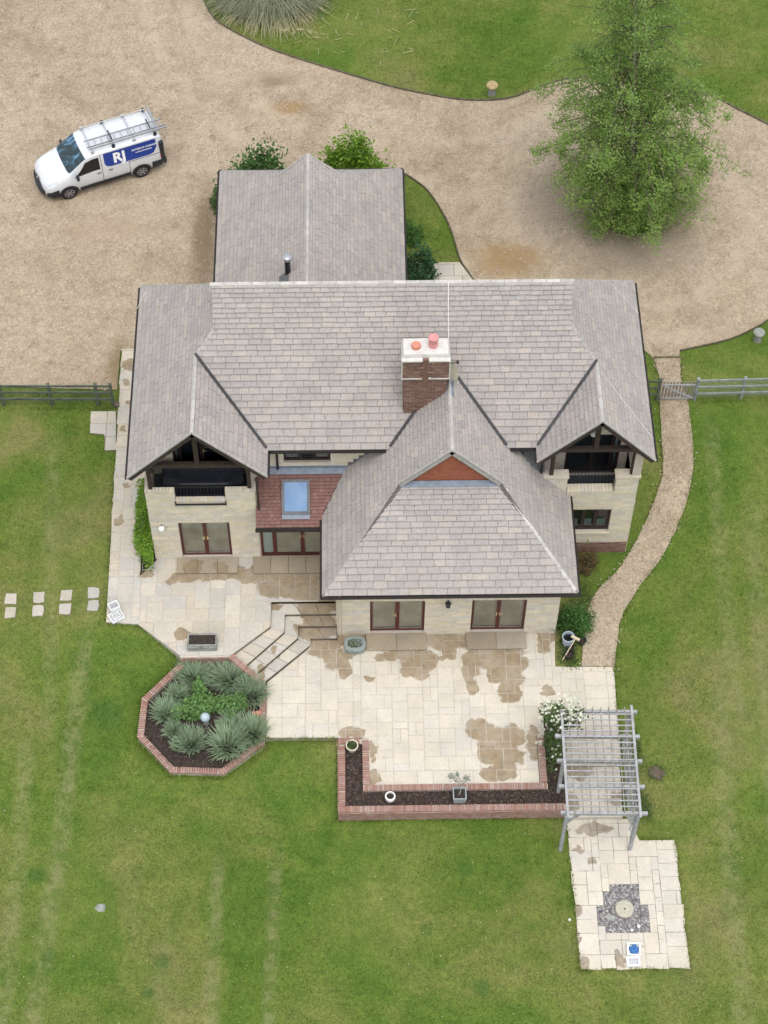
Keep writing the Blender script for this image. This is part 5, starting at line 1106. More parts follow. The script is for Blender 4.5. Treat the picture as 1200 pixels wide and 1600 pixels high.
Pf = np.concatenate([blob_points(260, (7.25, -4.12, 1.87), (.70, .48, .60), lumps=20, ls=.45), blob_points(60, (6.85, -4.5, .2), (.40, .75, 1.5), lumps=18, ls=.4), blob_points(90, (6.85, -3.75, 1.1), (.4, .32, .8), lumps=12, ls=.4)])
V = []; F = []; T = []
for p in Pf:   # five-petalled blossoms
    ax = Vector(np.random.normal(size=3)); ax.z = abs(ax.z) + .8; ax.normalize(); a = ax.cross(Vector((1, 0, 0))).normalized(); b = ax.cross(a); r = random.uniform(.04, .068); o = len(V); tt = random.random()
    V.append(tuple(Vector(p)))
    for j in range(10): an = .6283 * j; rr = r if j % 2 == 0 else r * .6; V.append(tuple(Vector(p) + (a * math.cos(an) + b * math.sin(an)) * rr + ax * r * .3))
    F += [(o, o + 1 + j, o + 1 + (j + 1) % 10) for j in range(10)]; T += [tt] * 10
npobj('blossoms', np.array(V), np.array(F), 'petal', rs, T, kind='stuff')

# ================================================================== POTS AND SMALL THINGS
def pot(name, c, prof, mat, label, fill='soil', zf=None, cat='pot', n=20):
    t = thing(name, c, label, cat); MB().lathe(prof, c, n).build('pot', mat, t, smooth=True)
    r, z = prof[-1]; MB().lathe([(r + .005, 0), (r + .004, .01)], (c[0], c[1], c[2] + z + .004), n).build('compost', fill, t); return t
t = pot('plant_pot', (.46, -4.30, -.06), [(.12, 0), (.19, .26), (.205, .27), (.205, .33), (.17, .33), (.165, .27)], 'cream_pot', 'cream round pot with a small plant at the end of planter')
V, F, T = leaf_quads(blob_points(160, (.46, -4.30, .20), (.13, .13, .14), lumps=9), .03, .5); npobj('plant', V, F, 'leaf_mid', t, T)
pot('plant_pot', (1.66, -6.10, -.06), [(.10, 0), (.165, .12), (.175, .22), (.165, .28), (.125, .29), (.12, .2)], 'white_pot', 'round white pot standing on the bark in the planter')
t = thing('square_planter', (3.86, -6.12, -.06), 'square grey planter with a small olive tree', 'planter')
mb = MB(); c = (3.86, -6.12); w0_, w1_, h = .17, .215, .44
V = []
for w_, z in ((w0_, -.06), (w1_, h - .06), (w1_ - .035, h - .06), (w1_ - .045, h - .13)): V += [(c[0] + sx * w_, c[1] + sy * w_, z) for sx, sy in ((-1, -1), (1, -1), (1, 1), (-1, 1))]
F = [(i * 4 + j, i * 4 + (j + 1) % 4, (i + 1) * 4 + (j + 1) % 4, (i + 1) * 4 + j) for i in range(3) for j in range(4)] + [(3, 2, 1, 0)]; mb.add(V, F).build('box', 'grey_planter', t)
MB().box(c[0] - w1_ + .05, c[1] - w1_ + .05, h - .15, c[0] + w1_ - .05, c[1] + w1_ - .05, h - .125).build('compost', 'soil', t)
MB().tube([(3.85, -6.13, .28), (3.89, -6.10, .55), (3.84, -6.03, .85), (3.82, -5.98, 1.05)], [.022, .018, .014, .008], 7).build('trunk', 'birch_bark', t, smooth=True)
V, F, T = leaf_quads(np.concatenate([blob_points(150, (3.68, -5.92, 1.0), (.22, .2, .3), lumps=9), blob_points(110, (3.95, -5.95, .92), (.2, .18, .25), lumps=8)]), .038, .3, .35); npobj('crown', V, F, 'leaf_olive', t, T)
def trough(name, x0, x1, y0, y1, z0, h, wt, mat, label, fill, rnd=.0):
    t = thing(name, ((x0 + x1) / 2, (y0 + y1) / 2, z0), label, 'trough'); b_ = .06
    mb = MB(); mb.box(x0, y0, z0, x1, y0 + wt, z0 + h); mb.box(x0, y1 - wt, z0, x1, y1, z0 + h); mb.box(x0, y0 + wt, z0, x0 + wt, y1 - wt, z0 + h); mb.box(x1 - wt, y0 + wt, z0, x1, y1 - wt, z0 + h)
    mb.build('basin', mat, t, bevel=.025); MB().box(x0 + wt, y0 + wt, z0, x1 - wt, y1 - wt, z0 + h - .06).build('compost', fill, t); return t
tr = trough('stone_trough', -4.95, -3.97, -.90, -.42, .6, .34, .055, 'stone_grey', 'rectangular grey stone trough of brown soil near terrace edge', 'soil')
mb = MB(); x = -4.95
while x < -4.0: e = x + random.uniform(.1, .18); mb.box(x, -.93, .62, min(e, -3.97), -.895, .62 + random.uniform(.2, .28)); x = e
mb.build('rough_face', 'stone_grey', tr, bevel=.01)
# blue-grey stone trough: rounded
t = thing('stone_trough', (.59, -.5, 0), 'rounded blue-grey stone trough planted with succulents by front door', 'trough')
V = []; F = []; n = 24
for (ax, ay, z) in ((.34, .27, 0), (.37, .30, .16), (.36, .29, .27), (.33, .26, .29), (.25, .175, .29), (.23, .16, .2)):
    for j in range(n):
        an = 6.2832 * (j + .5) / n; cx, cy = math.cos(an), math.sin(an); p = 3.2; rr = (abs(cx) ** p + abs(cy) ** p) ** (-1 / p); V.append((.59 + ax * rr * cx + random.uniform(-.008, .008), -.5 + ay * rr * cy + random.uniform(-.008, .008), z))
F = [(i * n + j, i * n + (j + 1) % n, (i + 1) * n + (j + 1) % n, (i + 1) * n + j) for i in range(5) for j in range(n)] + [tuple(range(5 * n, 6 * n))]; MB().add(V, F).build('basin', 'stone_blue', t, smooth=True)
V, F, T = leaf_quads(blob_points(170, (.59, -.5, .2), (.21, .13, .1), lumps=12), .035, .8, .7); npobj('succulents', V, F, 'leaf_olive', t, T)
V, F, T = leaf_quads(blob_points(140, (.55, -.5, .18), (.21, .13, .08), lumps=10), .035, .8, .7); npobj('moss', V, F, 'leaf_mid', t, T)
# two pale nested trays on the terrace
def tray(c, hw, hd, h, rz, mat, inner, label, cat, wt=.035, ring=True):
    t = thing('plastic_tray', c, label, cat, rz=rz); R = Matrix.Rotation(rz, 4, 'Z'); T0 = Matrix.Translation(c)
    def bx(nm, x0, y0, z0, x1, y1, z1, m, bev=.006):
        o = MB().box(x0, y0, z0, x1, y1, z1).build(nm, m, None, bevel=bev); o.data.transform(T0 @ R); o.parent = t; o.matrix_parent_inverse = world(t).inverted(); return o
    bx('base', -hw, -hd, 0, hw, hd, .02, inner)
    for nm, q in (('rim', (-hw, -hd, .02, hw, -hd + wt, h)), ('rim', (-hw, hd - wt, .02, hw, hd, h)), ('rim', (-hw, -hd + wt, .02, -hw + wt, hd - wt, h)), ('rim', (hw - wt, -hd + wt, .02, hw, hd - wt, h))): bx(nm, *q, mat)
    return t, bx
t, bx = tray((-7.46, .72, .605), .17, .15, .30, R_(28), 'plastic_white', 'plastic_grey', 'upright pale plastic crate standing on the terrace corner', 'crate')
t, bx = tray((-7.38, .42, .605), .23, .19, .10, R_(32), 'plastic_white', 'plastic_grey', 'shallow pale plastic tray with a raised ring on terrace corner', 'tray')
bx('ring', -.13, -.11, .02, .13, -.085, .13, 'plastic_white'); bx('ring', -.13, .085, .02, .13, .11, .13, 'plastic_white'); bx('ring', -.13, -.085, .02, -.105, .085, .13, 'plastic_white'); bx('ring', .105, -.085, .02, .13, .085, .13, 'plastic_white')
t, bx = tray((9.04, -11.08, -.495), .21, .21, .12, R_(-4), 'plastic_white', 'plastic_white', 'white square tray holding a bunched blue cloth', 'tray', .05)
V = []; F = []; n = 18
for i, (rr, z) in enumerate(((.155, .02), (.15, .07), (.10, .12), (.04, .13), (0.005, .12))):
    for j in range(n): an = 6.2832 * j / n; k = 1 + .12 * math.sin(an * 5 + i); V.append((9.05 + rr * k * math.cos(an), -11.07 + rr * k * .95 * math.sin(an), -.49 + z + .015 * math.sin(an * 4 + i * 2)))
MB().add(V, [(i * n + j, i * n + (j + 1) % n, (i + 1) * n + (j + 1) % n, (i + 1) * n + j) for i in range(4) for j in range(n)]).build('blue_cloth', 'blue_cloth', None, smooth=True, label='bunched blue cloth lying in the white tray', cat='cloth')
t, bx = tray((8.99, -11.47, -.495), .21, .16, .10, R_(0), 'plastic_white', 'plastic_grey', 'empty white tray on the edge of flagstone square', 'tray', .06)
# millstone disc and pump slab in the gravel bed
t = thing('millstone', (8.88, -9.74, -.53), 'round pale millstone with a small centre hole on the pebbles', 'millstone')
MB().lathe([(.285, 0), (.29, .07), (.275, .09), (.03, .09), (.025, .05)], (8.88, -9.74, -.54), 36).build('disc', 'disc_stone', t, smooth=True); MB().lathe([(.027, 0), (.026, .075)], (8.88, -9.74, -.53), 12).build('hole', 'room_dark', t)
t = thing('flat_stone', (8.42, -10.05, -.52), 'flat dark stone lying on the pebbles beside the millstone', 'stone'); mb = MB(); slab_into(mb, [(8.20, -9.98), (8.38, -9.90), (8.58, -9.98), (8.55, -10.14), (8.35, -10.10)], -.46, .06, .02); mb.build('stone', 'stone_grey', t)
for i, (x, y, r) in enumerate(((9.27, -10.30, .06), (9.05, -10.42, .05), (7.15, -10.05, .045))):
    o = MB().lathe([(r * .6, 0), (r, r * .4), (r * .7, r * .9), (0, r)], (x, y, -.53), 9).build('white_stone', 'white_pot', None, smooth=True, label=('white stone among the dark pebbles of the gravel bed' if i < 2 else 'white stone lying in grass beside the flagstone square'), cat='stone', group='white stones in the gravel bed' if i < 2 else None)
# water butt, broom, small pot by the bush
t = thing('bucket', (7.70, -.32, 0), 'blue-grey metal tub standing beside the green bush', 'tub')
MB().lathe([(.17, 0), (.20, .42), (.215, .43), (.215, .46), (.185, .46), (.175, .3)], (7.72, -.45, 0), 20).build('tub', 'zinc', t, smooth=True); MB().lathe([(.18, 0), (.179, .01)], (7.72, -.45, .32), 20).build('water', 'black_gloss', t)
t = thing('broom', (7.75, -.8, .0), 'pale wooden broom leaning on the metal tub', 'broom'); MB().tube([(7.50, -1.12, .04), (7.93, -.58, .50)], .016, 7).build('handle', 'broom_wood', t); MB().obox((7.94, -.55, .52), Vector((.13, -.08, 0)), Vector((.02, .035, 0)), (0, 0, .03)).build('head', 'broom_wood', t)
pot('plant_pot', (8.20, -.45, 0), [(.10, 0), (.14, .2), (.145, .22), (.12, .22), (.11, .15)], 'black_metal', 'small black plastic pot on the path edge by the bush')
for (x, y, r) in ((7.72, -.95, .16), (7.78, -.68, .13)): pot('plant_pot', (x, y, 0), [(r * .75, 0), (r, .15), (r * 1.05, .16), (r * .85, .16), (r * .8, .1)], 'rubber', 'dark low pot in the weeds under the broom' if r > .14 else 'smaller dark pot between broom handle and metal tub')
# molehill and bare patch
def heap(x, y, r, h, mat, label):
    V = [(x, y, gz(x, y) + h)]; n = 16; F = []
    for k, (rr, zz) in enumerate(((.5, .7), (1, -.02))):
        for j in range(n): an = 6.2832 * j / n; q = r * rr * random.uniform(.8, 1.15); V.append((x + q * math.cos(an), y + q * math.sin(an), gz(x, y) + h * zz * random.uniform(.8, 1.1) - (.03 if k else 0)))
    F = [(0, 1 + j, 1 + (j + 1) % n) for j in range(n)] + [(1 + j, 1 + n + j, 1 + n + (j + 1) % n, 1 + (j + 1) % n) for j in range(n)]
    return MB().add(V, F).build('molehill', mat, None, label=label, cat='molehill')
heap(-7.39, -9.43, .19, .05, 'stone_grey', 'small pale patch of stony earth in the open lawn'); heap(10.27, -5.15, .30, .025, 'bark_brown', 'dark bare earth mound in grass beside the pergola')
# staddle stones
def staddle(x, y, s_, cap, label):
    t = thing('staddle_stone', (x, y, gz(x, y)), label, 'staddle stone'); c = (x, y, gz(x, y) - .03)
    MB().lathe([(.20 * s_, 0), (.17 * s_, .25 * s_), (.13 * s_, .5 * s_)], c, 12).build('base', 'stone_grey', t, smooth=True)
    MB().lathe([(.14 * s_, .49 * s_), (.27 * s_, .52 * s_), (.28 * s_, .60 * s_), (.2 * s_, .70 * s_), (.08 * s_, .75 * s_), (0, .755 * s_)], c, 16).build('cap', cap, t, smooth=True)
staddle(6.40, 25.25, .85, 'staddle_cap', 'mushroom-shaped staddle stone with tan lichen cap beside the curved edging'); staddle(15.62, 12.15, .78, 'stone_grey', 'mushroom-shaped staddle stone all grey beside the garden fence')

# ================================================================== FENCES AND GATE
def fence(name, pts, h, mat, label, rails=(.35, .68, 1.0), gap=0, wire=True):
    t = thing(name, ((pts[0][0] + pts[-1][0]) / 2, pts[0][1], gz(*pts[0])), label, 'fence')
    for (x, y) in pts: MB().beam((x, y, gz(x, y) - .2), (x, y, gz(x, y) + h + .06), .11, .11, up=(0, 1, 0)).build('post', mat, t, bevel=.01)
    for (a, b) in zip(pts[:-1], pts[1:]):
        for r in rails: MB().beam((a[0] + .0, a[1] - .07, gz(*a) + h * r), (b[0], b[1] - .07, gz(*b) + h * r), .04, .09).build('rail', mat, t)
        if wire:
            mb = MB(); n = int(abs(b[0] - a[0]) / .12)
            for i in range(1, n): p = Vector((*a, 0)).lerp(Vector((*b, 0)), i / n); mb.beam((p.x, p.y + .06, gz(p.x, p.y)), (p.x, p.y + .06, gz(p.x, p.y) + h * .95), .006, .006, up=(0, 1, 0))
            for z in np.arange(.05, h * .95, .1): mb.beam((a[0], a[1] + .06, gz(*a) + z), (b[0], b[1] + .06, gz(*b) + z), .006, .006)
            mb.build('wire_mesh', 'green_wood' if mat == 'green_wood' else 'fence_grey', t)
    return t
fence('post_rail_fence', [(-15.5, 9.55), (-13.75, 9.53), (-12.0, 9.50), (-10.25, 9.47), (-8.58, 9.45), (-8.05, 9.44)], 1.15, 'green_wood', 'dark green-grey post and rail fence between drive and lawn')
fence('post_rail_fence', [(12.98, 9.40), (14.67, 9.44), (16.4, 9.46), (18.2, 9.48)], 1.15, 'fence_grey', 'pale grey post and rail fence running on from the gate')
fence('post_rail_fence', [(10.45, 9.40), (11.62, 9.40)], 1.15, 'green_wood', 'short fence panel between the house wall and the gate', wire=False)
gt = thing('garden_gate', (12.3, 9.4, .57), 'grey picket gate with a diagonal brace across the gravel path', 'gate')
for i, x in enumerate(np.linspace(11.76, 12.86, 10)): MB().beam((x, 9.36, .62), (x, 9.36, 1.66), .065, .02, up=(0, 1, 0)).build('picket', 'grey_wood_warm', gt)
for z in (.76, 1.50): MB().beam((11.72, 9.325, z), (12.90, 9.325, z), .03, .09).build('rail', 'grey_wood', gt)
MB().beam((11.78, 9.295, 1.46), (12.84, 9.295, .80), .025, .09).build('brace', 'grey_wood', gt)
mb = MB()
mb.box(-8.0, 9.3, .5, -7.82, 9.5, .66); mb.build('fence_foot_block', 'bark_brown', None, label='small brown block at the end of fence by the side path', cat='block')

# ================================================================== VEGETATION
# hedge by the wing
flat_poly('hedge_bed', [(-6.71, 2.0), (-6.05, 2.76), (-6.1, 5.2), (-6.71, 5.2)], .575, 'soil', label='strip of dark soil under the hedge')
def hedge():
    t = thing('hedge', (-6.43, 3.3, .6), 'narrow bright green hedge against the wing wall beside terrace', 'hedge')
    rng = np.random.RandomState(8); n = 5200; x = rng.uniform(-6.86, -6.2, n); y = rng.uniform(2.1, 5.3, n); zz = .6 + (1.05 + .12 * np.sin(y * 5)) * (1 - rng.uniform(0, 1, n) ** 2.5 * .95)
    k = x > -6.84 + .55 * np.maximum(0, (2.7 - y)) / .6; x, y, zz = x[k], y[k], zz[k]
    V, F, T = leaf_quads(np.stack([x + rng.normal(0, .03, len(x)), y, zz + rng.normal(0, .03, len(x))], 1), .045, .6, .6, rng); npobj('foliage', V, F, 'leaf_lime', t, T)
    mb = MB()
    for yy in np.arange(2.4, 5.5, .4): mb.tube([(-6.43, yy, .55), (-6.43, yy + .05, 1.35)], [.02, .008], 5)
    mb.build('stem', 'bark_brown', t)
hedge()
shrub('bush', (8.0, .25, 0), (.62, .62, .85), 2600, .06, 'leaf_green', 'rounded bright green bush at the corner of the front wing', 'bush', lumps=34, ls=.33, aspect=.35)
shrub('bush', (8.55, 2.62, 0), (.40, .35, .72), 1500, .05, 'leaf_brown', 'brownish twiggy bush against the brick plinth', 'bush', lumps=26, ls=.35, aspect=.3)
shrub('bush', (-2.9, 19.4, .57), (1.45, .55, 2.75), 5200, .085, 'leaf_green', 'mid green loose shrub behind the rear wing', 'shrub', lumps=40, ls=.3)
shrub('bush', (.72, 19.55, .57), (1.35, .6, 3.0), 9000, .085, 'leaf_lime', 'bright lime green dense shrub behind the rear wing', 'shrub', lumps=80, ls=.26)
shrub('bush', (3.18, 15.4, .57), (.55, .72, 1.3), 1700, .07, 'leaf_dark', 'bluish green shrub beside the slabs behind the house', 'shrub', lumps=26, ls=.35)
shrub('bush', (3.0, 17.5, .57), (.35, .5, .5), 500, .06, 'leaf_green', 'small low green shrub along the rear wing wall', 'shrub', lumps=14, ls=.4)
shrub('bush', (-4.62, 19.1, .57), (.22, .55, .7), 380, .06, 'leaf_mid', 'small olive green shrub at the corner of rear wing and drive', 'shrub', lumps=16, ls=.4)
def weeds(name, spots, label, mat='leaf_mid'):
    P = np.concatenate([blob_points(n, (x, y, gz(x, y) - .02), (rx, ry, h), lumps=16, ls=.5) for (x, y, rx, ry, h, n) in spots]); V, F, T = leaf_quads(P, .035, .5, .5)
    npobj(name, V, F, mat, None, T, kind='stuff', label=label, cat='weeds')
weeds('weeds', [(7.75, -.75, .38, .55, .12, 900), (8.3, 1.35, .4, .8, .12, 700), (9.75, -6.0, .3, .85, .14, 900), (9.6, -4.6, .3, .8, .12, 500), (10.27, -5.15, .36, .34, .05, 260), (7.9, 1.9, .4, .6, .15, 400)], 'low weeds along the wall foot, path edge and pergola')
# pampas clump
pm = thing('pampas_grass', (-2.7, 31.3, .57), 'big grey-green pampas grass clump on the far lawn edge', 'pampas grass')
V, F, T = blades(3400, (-2.75, 31.8, .57), 1.1, 1.7, .035, 1.0, segs=3, droop=.65, upb=1.0); npobj('foliage', V, F, 'leaf_pampas', pm, T)
V, F, T = blades(900, (-2.75, 31.5, .57), 1.2, 1.4, .03, 1.5, segs=3, droop=.7, upb=.5); npobj('dead_leaves', V, F, 'dry_straw', pm, T)
rng = np.random.RandomState(5); n = 110; x = np.concatenate([rng.normal(-2.0, .9, 70), rng.uniform(-2, 3.5, 40)]); y = np.concatenate([29.5 - .5 * (rng.uniform(0, 1, 70)) - .3 * (x[:70] + 2.2), rng.uniform(27.2, 30.5, 40)])
ok = (~inpoly(x, y - .15, DRIVE)) | (rng.uniform(0, 1, n) < .15); x, y = x[ok], y[ok]; n = len(x); a = rng.uniform(0, 6.28, n); L = rng.uniform(.15, .5, n); z = .60
b0 = np.stack([x - np.sin(a) * .008, y + np.cos(a) * .008, np.full(n, z + .02)], 1); b1 = np.stack([x + np.sin(a) * .008, y - np.cos(a) * .008, np.full(n, z + .02)], 1); d = np.stack([np.cos(a) * L, np.sin(a) * L, rng.uniform(0, .05, n)], 1)
npobj('fallen_straw', np.stack([b0, b1, b1 + d, b0 + d], 1).reshape(-1, 3), np.arange(4 * n).reshape(n, 4), 'dry_straw', None, rng.uniform(0, 1, n), kind='stuff', label='pale fallen pampas stalks strewn over the far grass', cat='straw')
# clover flowers / pale specks in the lawn
rng = np.random.RandomState(6); n = 420; x = rng.uniform(-11, 13, n); y = rng.uniform(-14, -5.5, n); k = ~inpoly(x, y, PIT_C) & ~inpoly(x, y, [(-.2, -6.7), (9.5, -6.7), (9.5, -3), (-.2, -3)]) & ~inpoly(x, y, BED); x, y = x[k], y[k]
V, F, T = leaf_quads(np.stack([x, y, g(x, y) + .045], 1), .020, 2.5, .8, rng); npobj('clover_flowers', V, F, 'clover', None, T, kind='stuff', label='pale clover flower specks scattered over front lawn', cat='flowers')

# birch tree
def birch():
    rng = np.random.RandomState(21); bx_, by_ = 11.45, 18.75
    t = thing('birch_tree', (bx_, by_, .57), 'tall loose birch tree in round island in the gravel drive', 'tree')
    H = 14.5; axis = lambda z: Vector((bx_ - .095 * max(0, z - 1), by_ + .02 * z, .45 + z))
    mb = MB(); zs = np.linspace(0, H, 14); mb.tube([axis(z) for z in zs], [.11 * (1 - z / H) ** 1.3 + .014 for z in zs], 9); mb.build('trunk', 'birch_bark', t, smooth=True)
    mb = MB(); C = []
    prof = lambda z: np.interp(z, [0, 1.2, 2.6, 4.5, 6.3, 7.6, 9.5, 12, 14.5], [1.9, 2.9, 3.55, 3.6, 2.9, 2.2, 2.5, 2.0, .4])
    for i in range(190):
        z = .7 + (H - 1.0) * ((i + rng.uniform(0, 1)) / 190) ** 1.45; a = i * 2.399 + rng.uniform(-.4, .4); r = float(prof(z)) * rng.uniform(.68, 1.12)
        p0 = axis(z); up = rng.uniform(.1, .5) * r; p1 = p0 + Vector((math.cos(a) * r * .5, math.sin(a) * r * .5, up)); p2 = p0 + Vector((math.cos(a) * r, math.sin(a) * r, up * .9 - .32 * r * rng.uniform(.2, 1)))
        rad = .045 * (1 - z / H) + .012; mb.tube([p0, p1, p2], [rad, rad * .6, .006], 5)
        for k in range(11):       # drooping twigs
            u = rng.uniform(.25, 1.0); q = p0.lerp(p1, u * 2) if u < .5 else p1.lerp(p2, u * 2 - 1)
            e = q + Vector((rng.normal(0, .34), rng.normal(0, .34), rng.uniform(-.65, .3)))
            if k < 5: mb.tube([q, e], [.008, .004], 3, cap=False)
            m = 50 if z < 5.6 else (40 if z < 8 else 24); s = rng.uniform(0, 1, m)[:, None]; C.append(np.array(q) * (1 - s) + np.array(e) * s + rng.normal(0, .13, (m, 3)))
    mb.build('limbs', 'bark_brown', t)
    C = np.concatenate(C); C = C[C[:, 2] > .95]; V, F, T = leaf_quads(C, .047, 1.3, .66, rng); npobj('crown', V, F, 'leaf_birch', t, T)
    # low skirt growth at the foot
    P = blob_points(4200, (bx_ - .1, by_ - .35, .6), (1.9, 1.1, 2.0), lumps=60, ls=.34); V, F, T = leaf_quads(P, .05, .9, .62); npobj('skirt', V, F, 'leaf_birch', t, T)
birch()

# ================================================================== VAN
def van():
    c = (-9.31, 21.04, .583); rz = R_(-157.4)
    t = thing('van', c, 'white panel van with blue side sign parked on the gravel drive', 'van', rz=rz); MW = Matrix.Translation(c) @ Matrix.Rotation(rz, 4, 'Z') @ Matrix.Diagonal((1, 1, .93, 1))
    def put(o, par=None):
        o.data.transform(MW); par = par or t; o.parent = par; o.matrix_parent_inverse = world(par).inverted(); return o
    # x, zb, wm, zsh, wt, zedge, zt   (x forward)
    S = [(2.42, .34, .50, .58, .46, .70, .74), (2.36, .24, .74, .66, .64, .82, .87), (2.20, .21, .87, .76, .74, .93, .99), (1.95, .20, .92, .86, .79, 1.03, 1.09), (1.62, .20, .94, .95, .82, 1.13, 1.19), (1.40, .20, .94, 1.00, .83, 1.20, 1.26),
         (1.0, .20, .94, 1.05, .81, 1.50, 1.56), (.66, .20, .94, 1.08, .79, 1.74, 1.80), (.40, .20, .94, 1.10, .78, 1.82, 1.885), (-.5, .20, .94, 1.10, .78, 1.86, 1.92), (-1.6, .22, .94, 1.10, .78, 1.85, 1.915), (-2.25, .26, .93, 1.10, .77, 1.83, 1.895), (-2.40, .28, .91, 1.10, .75, 1.79, 1.86), (-2.46, .32, .87, 1.10, .71, 1.70, 1.76)]
    SA = np.array(S)
    def ring(x):
        v = [np.interp(-x, -SA[:, 0], SA[:, i]) for i in range(1, 7)]; zb, wm, zsh, wt, ze, zt = v
        return np.array([(0, zb), (wm * .9, zb), (wm * .98, zb + .14), (wm, max(zb + .2, zsh * .62)), (wm * .985, zsh), (wt, ze), (wt - .09, zt - .012), (0, zt + .012)])
    def SF(x, k, off=0., side=1):
        r = ring(x); k0 = min(int(k), 6); f = k - k0; y, z = r[k0] * (1 - f) + r[k0 + 1] * f; d = r[k0 + 1] - r[k0]; nrm = np.array([d[1], -d[0]]); nrm = nrm / (np.linalg.norm(nrm) + 1e-9)
        y, z = y + nrm[0] * off, z + nrm[1] * off; return (x, side * y, z)
    mb = MB(); V = []; F = []; rows = []
    for s_ in S:
        r = ring(s_[0]); pts = [(s_[0], y, z) for y, z in r] + [(s_[0], -y, z) for y, z in r[1:-1][::-1]]; rows.append(pts); V += pts
    n = len(rows[0])
    for i in range(len(S) - 1):
        for j in range(n): F.append((i * n + j, i * n + (j + 1) % n, (i + 1) * n + (j + 1) % n, (i + 1) * n + j))
    F += [tuple(range(n))[::-1], tuple(range((len(S) - 1) * n, len(S) * n))]
    body = mb.add(V, F).build('body', 'van_paint', None, smooth=True); bm = bmesh.new(); bm.from_mesh(body.data); bmesh.ops.recalc_face_normals(bm, faces=bm.faces[:]); bm.to_mesh(body.data); bm.free(); put(body)
    def patch(name, x0, x1, kk, mat, off=.008, side=1, nx=8, nk=6, taper=None, par=None, both=False):
        """panel lying on the body between stations x0..x1 and ring params kk"""
        V = []; F = []
        for i in range(nx + 1):
            for j in range(nk + 1):
                u, v = i / nx, j / nk; ka, kb = kk; x = x0 + (x1 - x0) * u
                if taper: x = (x0 + taper[0] * v) * (1 - u) + (x1 + taper[1] * v) * u
                V.append(SF(x, ka + (kb - ka) * v, off, side))
        for i in range(nx):
            for j in range(nk): a = i * (nk + 1) + j; F.append((a, a + 1, a + nk + 2, a + nk + 1))
        o = MB().add(V, F).build(name, mat, None, smooth=True); return put(o, par)
    # windscreen across the top
    V = []; F = []; nx, nk = 8, 12
    for i in range(nx + 1):
        for j in range(nk + 1):
            q = -1 + 2 * j / nk; x = 1.42 - .74 * (i / nx) - .10 * (abs(q) ** 2) * (1 - .2 * i / nx); V.append(SF(x, 7 - abs(q) * 1.72, .010, 1 if q >= 0 else -1))
    for i in range(nx):
        for j in range(nk): a = i * (nk + 1) + j; F.append((a, a + 1, a + nk + 2, a + nk + 1))
    put(MB().add(V, F).build('windscreen', 'windscreen', None, smooth=True))
    for sd_ in (1, -1):
        patch('side_window', 1.22, .14, (4.06, 4.82), 'black_gloss', .010, sd_, taper=(-.52, 0))
        patch('sill_trim', 1.05, -1.05, (1.2, 2.4), 'van_plastic', .010, sd_, nx=6, nk=3)
        # mirror
        put(MB().obox((1.10, sd_ * 1.05, 1.14), (.05, 0, 0), (0, .09, 0), (0, 0, .12)).build('mirror', 'van_plastic', None, bevel=.025)); put(MB().beam((1.10, sd_ * .92, 1.08), (1.10, sd_ * 1.0, 1.1), .04, .04).build('mirror_arm', 'van_plastic', None))
        for hx in (.30, -.18): patch('door_handle', hx, hx - .17, (3.62, 3.74), 'van_plastic', .03, sd_, nx=2, nk=1)
        patch('door_seam', .078, .058, (2.3, 4.95), 'van_plastic', .004, sd_, nx=1, nk=8); patch('door_seam', -1.02, -1.038, (2.3, 3.95), 'van_plastic', .004, sd_, nx=1, nk=8); patch('slide_rail', -1.0, -2.36, (3.91, 3.97), 'van_plastic', .010, sd_, nx=4, nk=1)
        patch('headlight', 2.34, 1.92, (4.0, 5.0), 'headlight', .012, sd_, nx=6, nk=4, taper=(-.12, -.02))
        patch('tail_light', -2.30, -2.44, (3.2, 4.7), 'tail_light', .012, sd_, nx=2, nk=5)
        # blue sign with cut corners
        pts = [(-.06, 4.93), (-.06, 4.28), (-.13, 4.10), (-.30, 4.04), (-1.85, 4.04), (-2.05, 4.10), (-2.20, 4.42), (-2.20, 4.93)]
        sign = put(MB().add([SF(x, k, .010, sd_) for x, k in pts], [tuple(range(len(pts)))]).build('side_sign', 'van_blue', None))
        def lettering(body_, size, x0, k0, ks, bold=1.0):
            cu = bpy.data.curves.new('lettering', 'FONT'); cu.body = body_; cu.size = size; cu.offset = .004 * bold; tmp = bpy.data.objects.new('tmp', cu); COL.objects.link(tmp)
            bpy.context.view_layer.update(); me = bpy.data.meshes.new_from_object(tmp.evaluated_get(bpy.context.evaluated_depsgraph_get())); bpy.data.objects.remove(tmp)
            for v in me.vertices: v.co = Vector(SF(x0 + (-v.co.x if sd_ > 0 else v.co.x), k0 + v.co.y * ks, .016, sd_))
            me.materials.clear(); me.materials.append(M['lettering']); o = bpy.data.objects.new('lettering', me); COL.objects.link(o); put(o, sign)
        fr = sd_ > 0
        lettering('RJ', .60, -.42 if fr else -1.25, 4.20, 1.36, 6.0)
        lettering('EXTERIOR CLEANING', .115, -1.20 if fr else -2.12, 4.56, 1.36, .6)
        for i in range(9): patch('small_print', -1.34 - i * .075, -1.34 - i * .075 - .058, (4.40, 4.45), 'lettering', .016, sd_, nx=1, nk=1, par=sign)
        # wheels
        for wx in (1.50, -1.48):
            arch = MB(); V = []; n = 22
            for j in range(n + 1): an = math.pi * j / n; V += [(wx + .40 * math.cos(an), sd_ * (.955), .33 + .40 * math.sin(an)), (wx + .33 * math.cos(an), sd_ * .955, .33 + .33 * math.sin(an))]
            arch.add(V, [(2 * j, 2 * j + 1, 2 * j + 3, 2 * j + 2) for j in range(n)]).build('wheel_arch', 'van_plastic', None); put(bpy.data.objects[arch_name()])
            prof = [(.18, -.10), (.30, -.11), (.335, -.07), (.34, 0), (.335, .07), (.30, .11), (.20, .105)]; V = []; F = []; n = 26
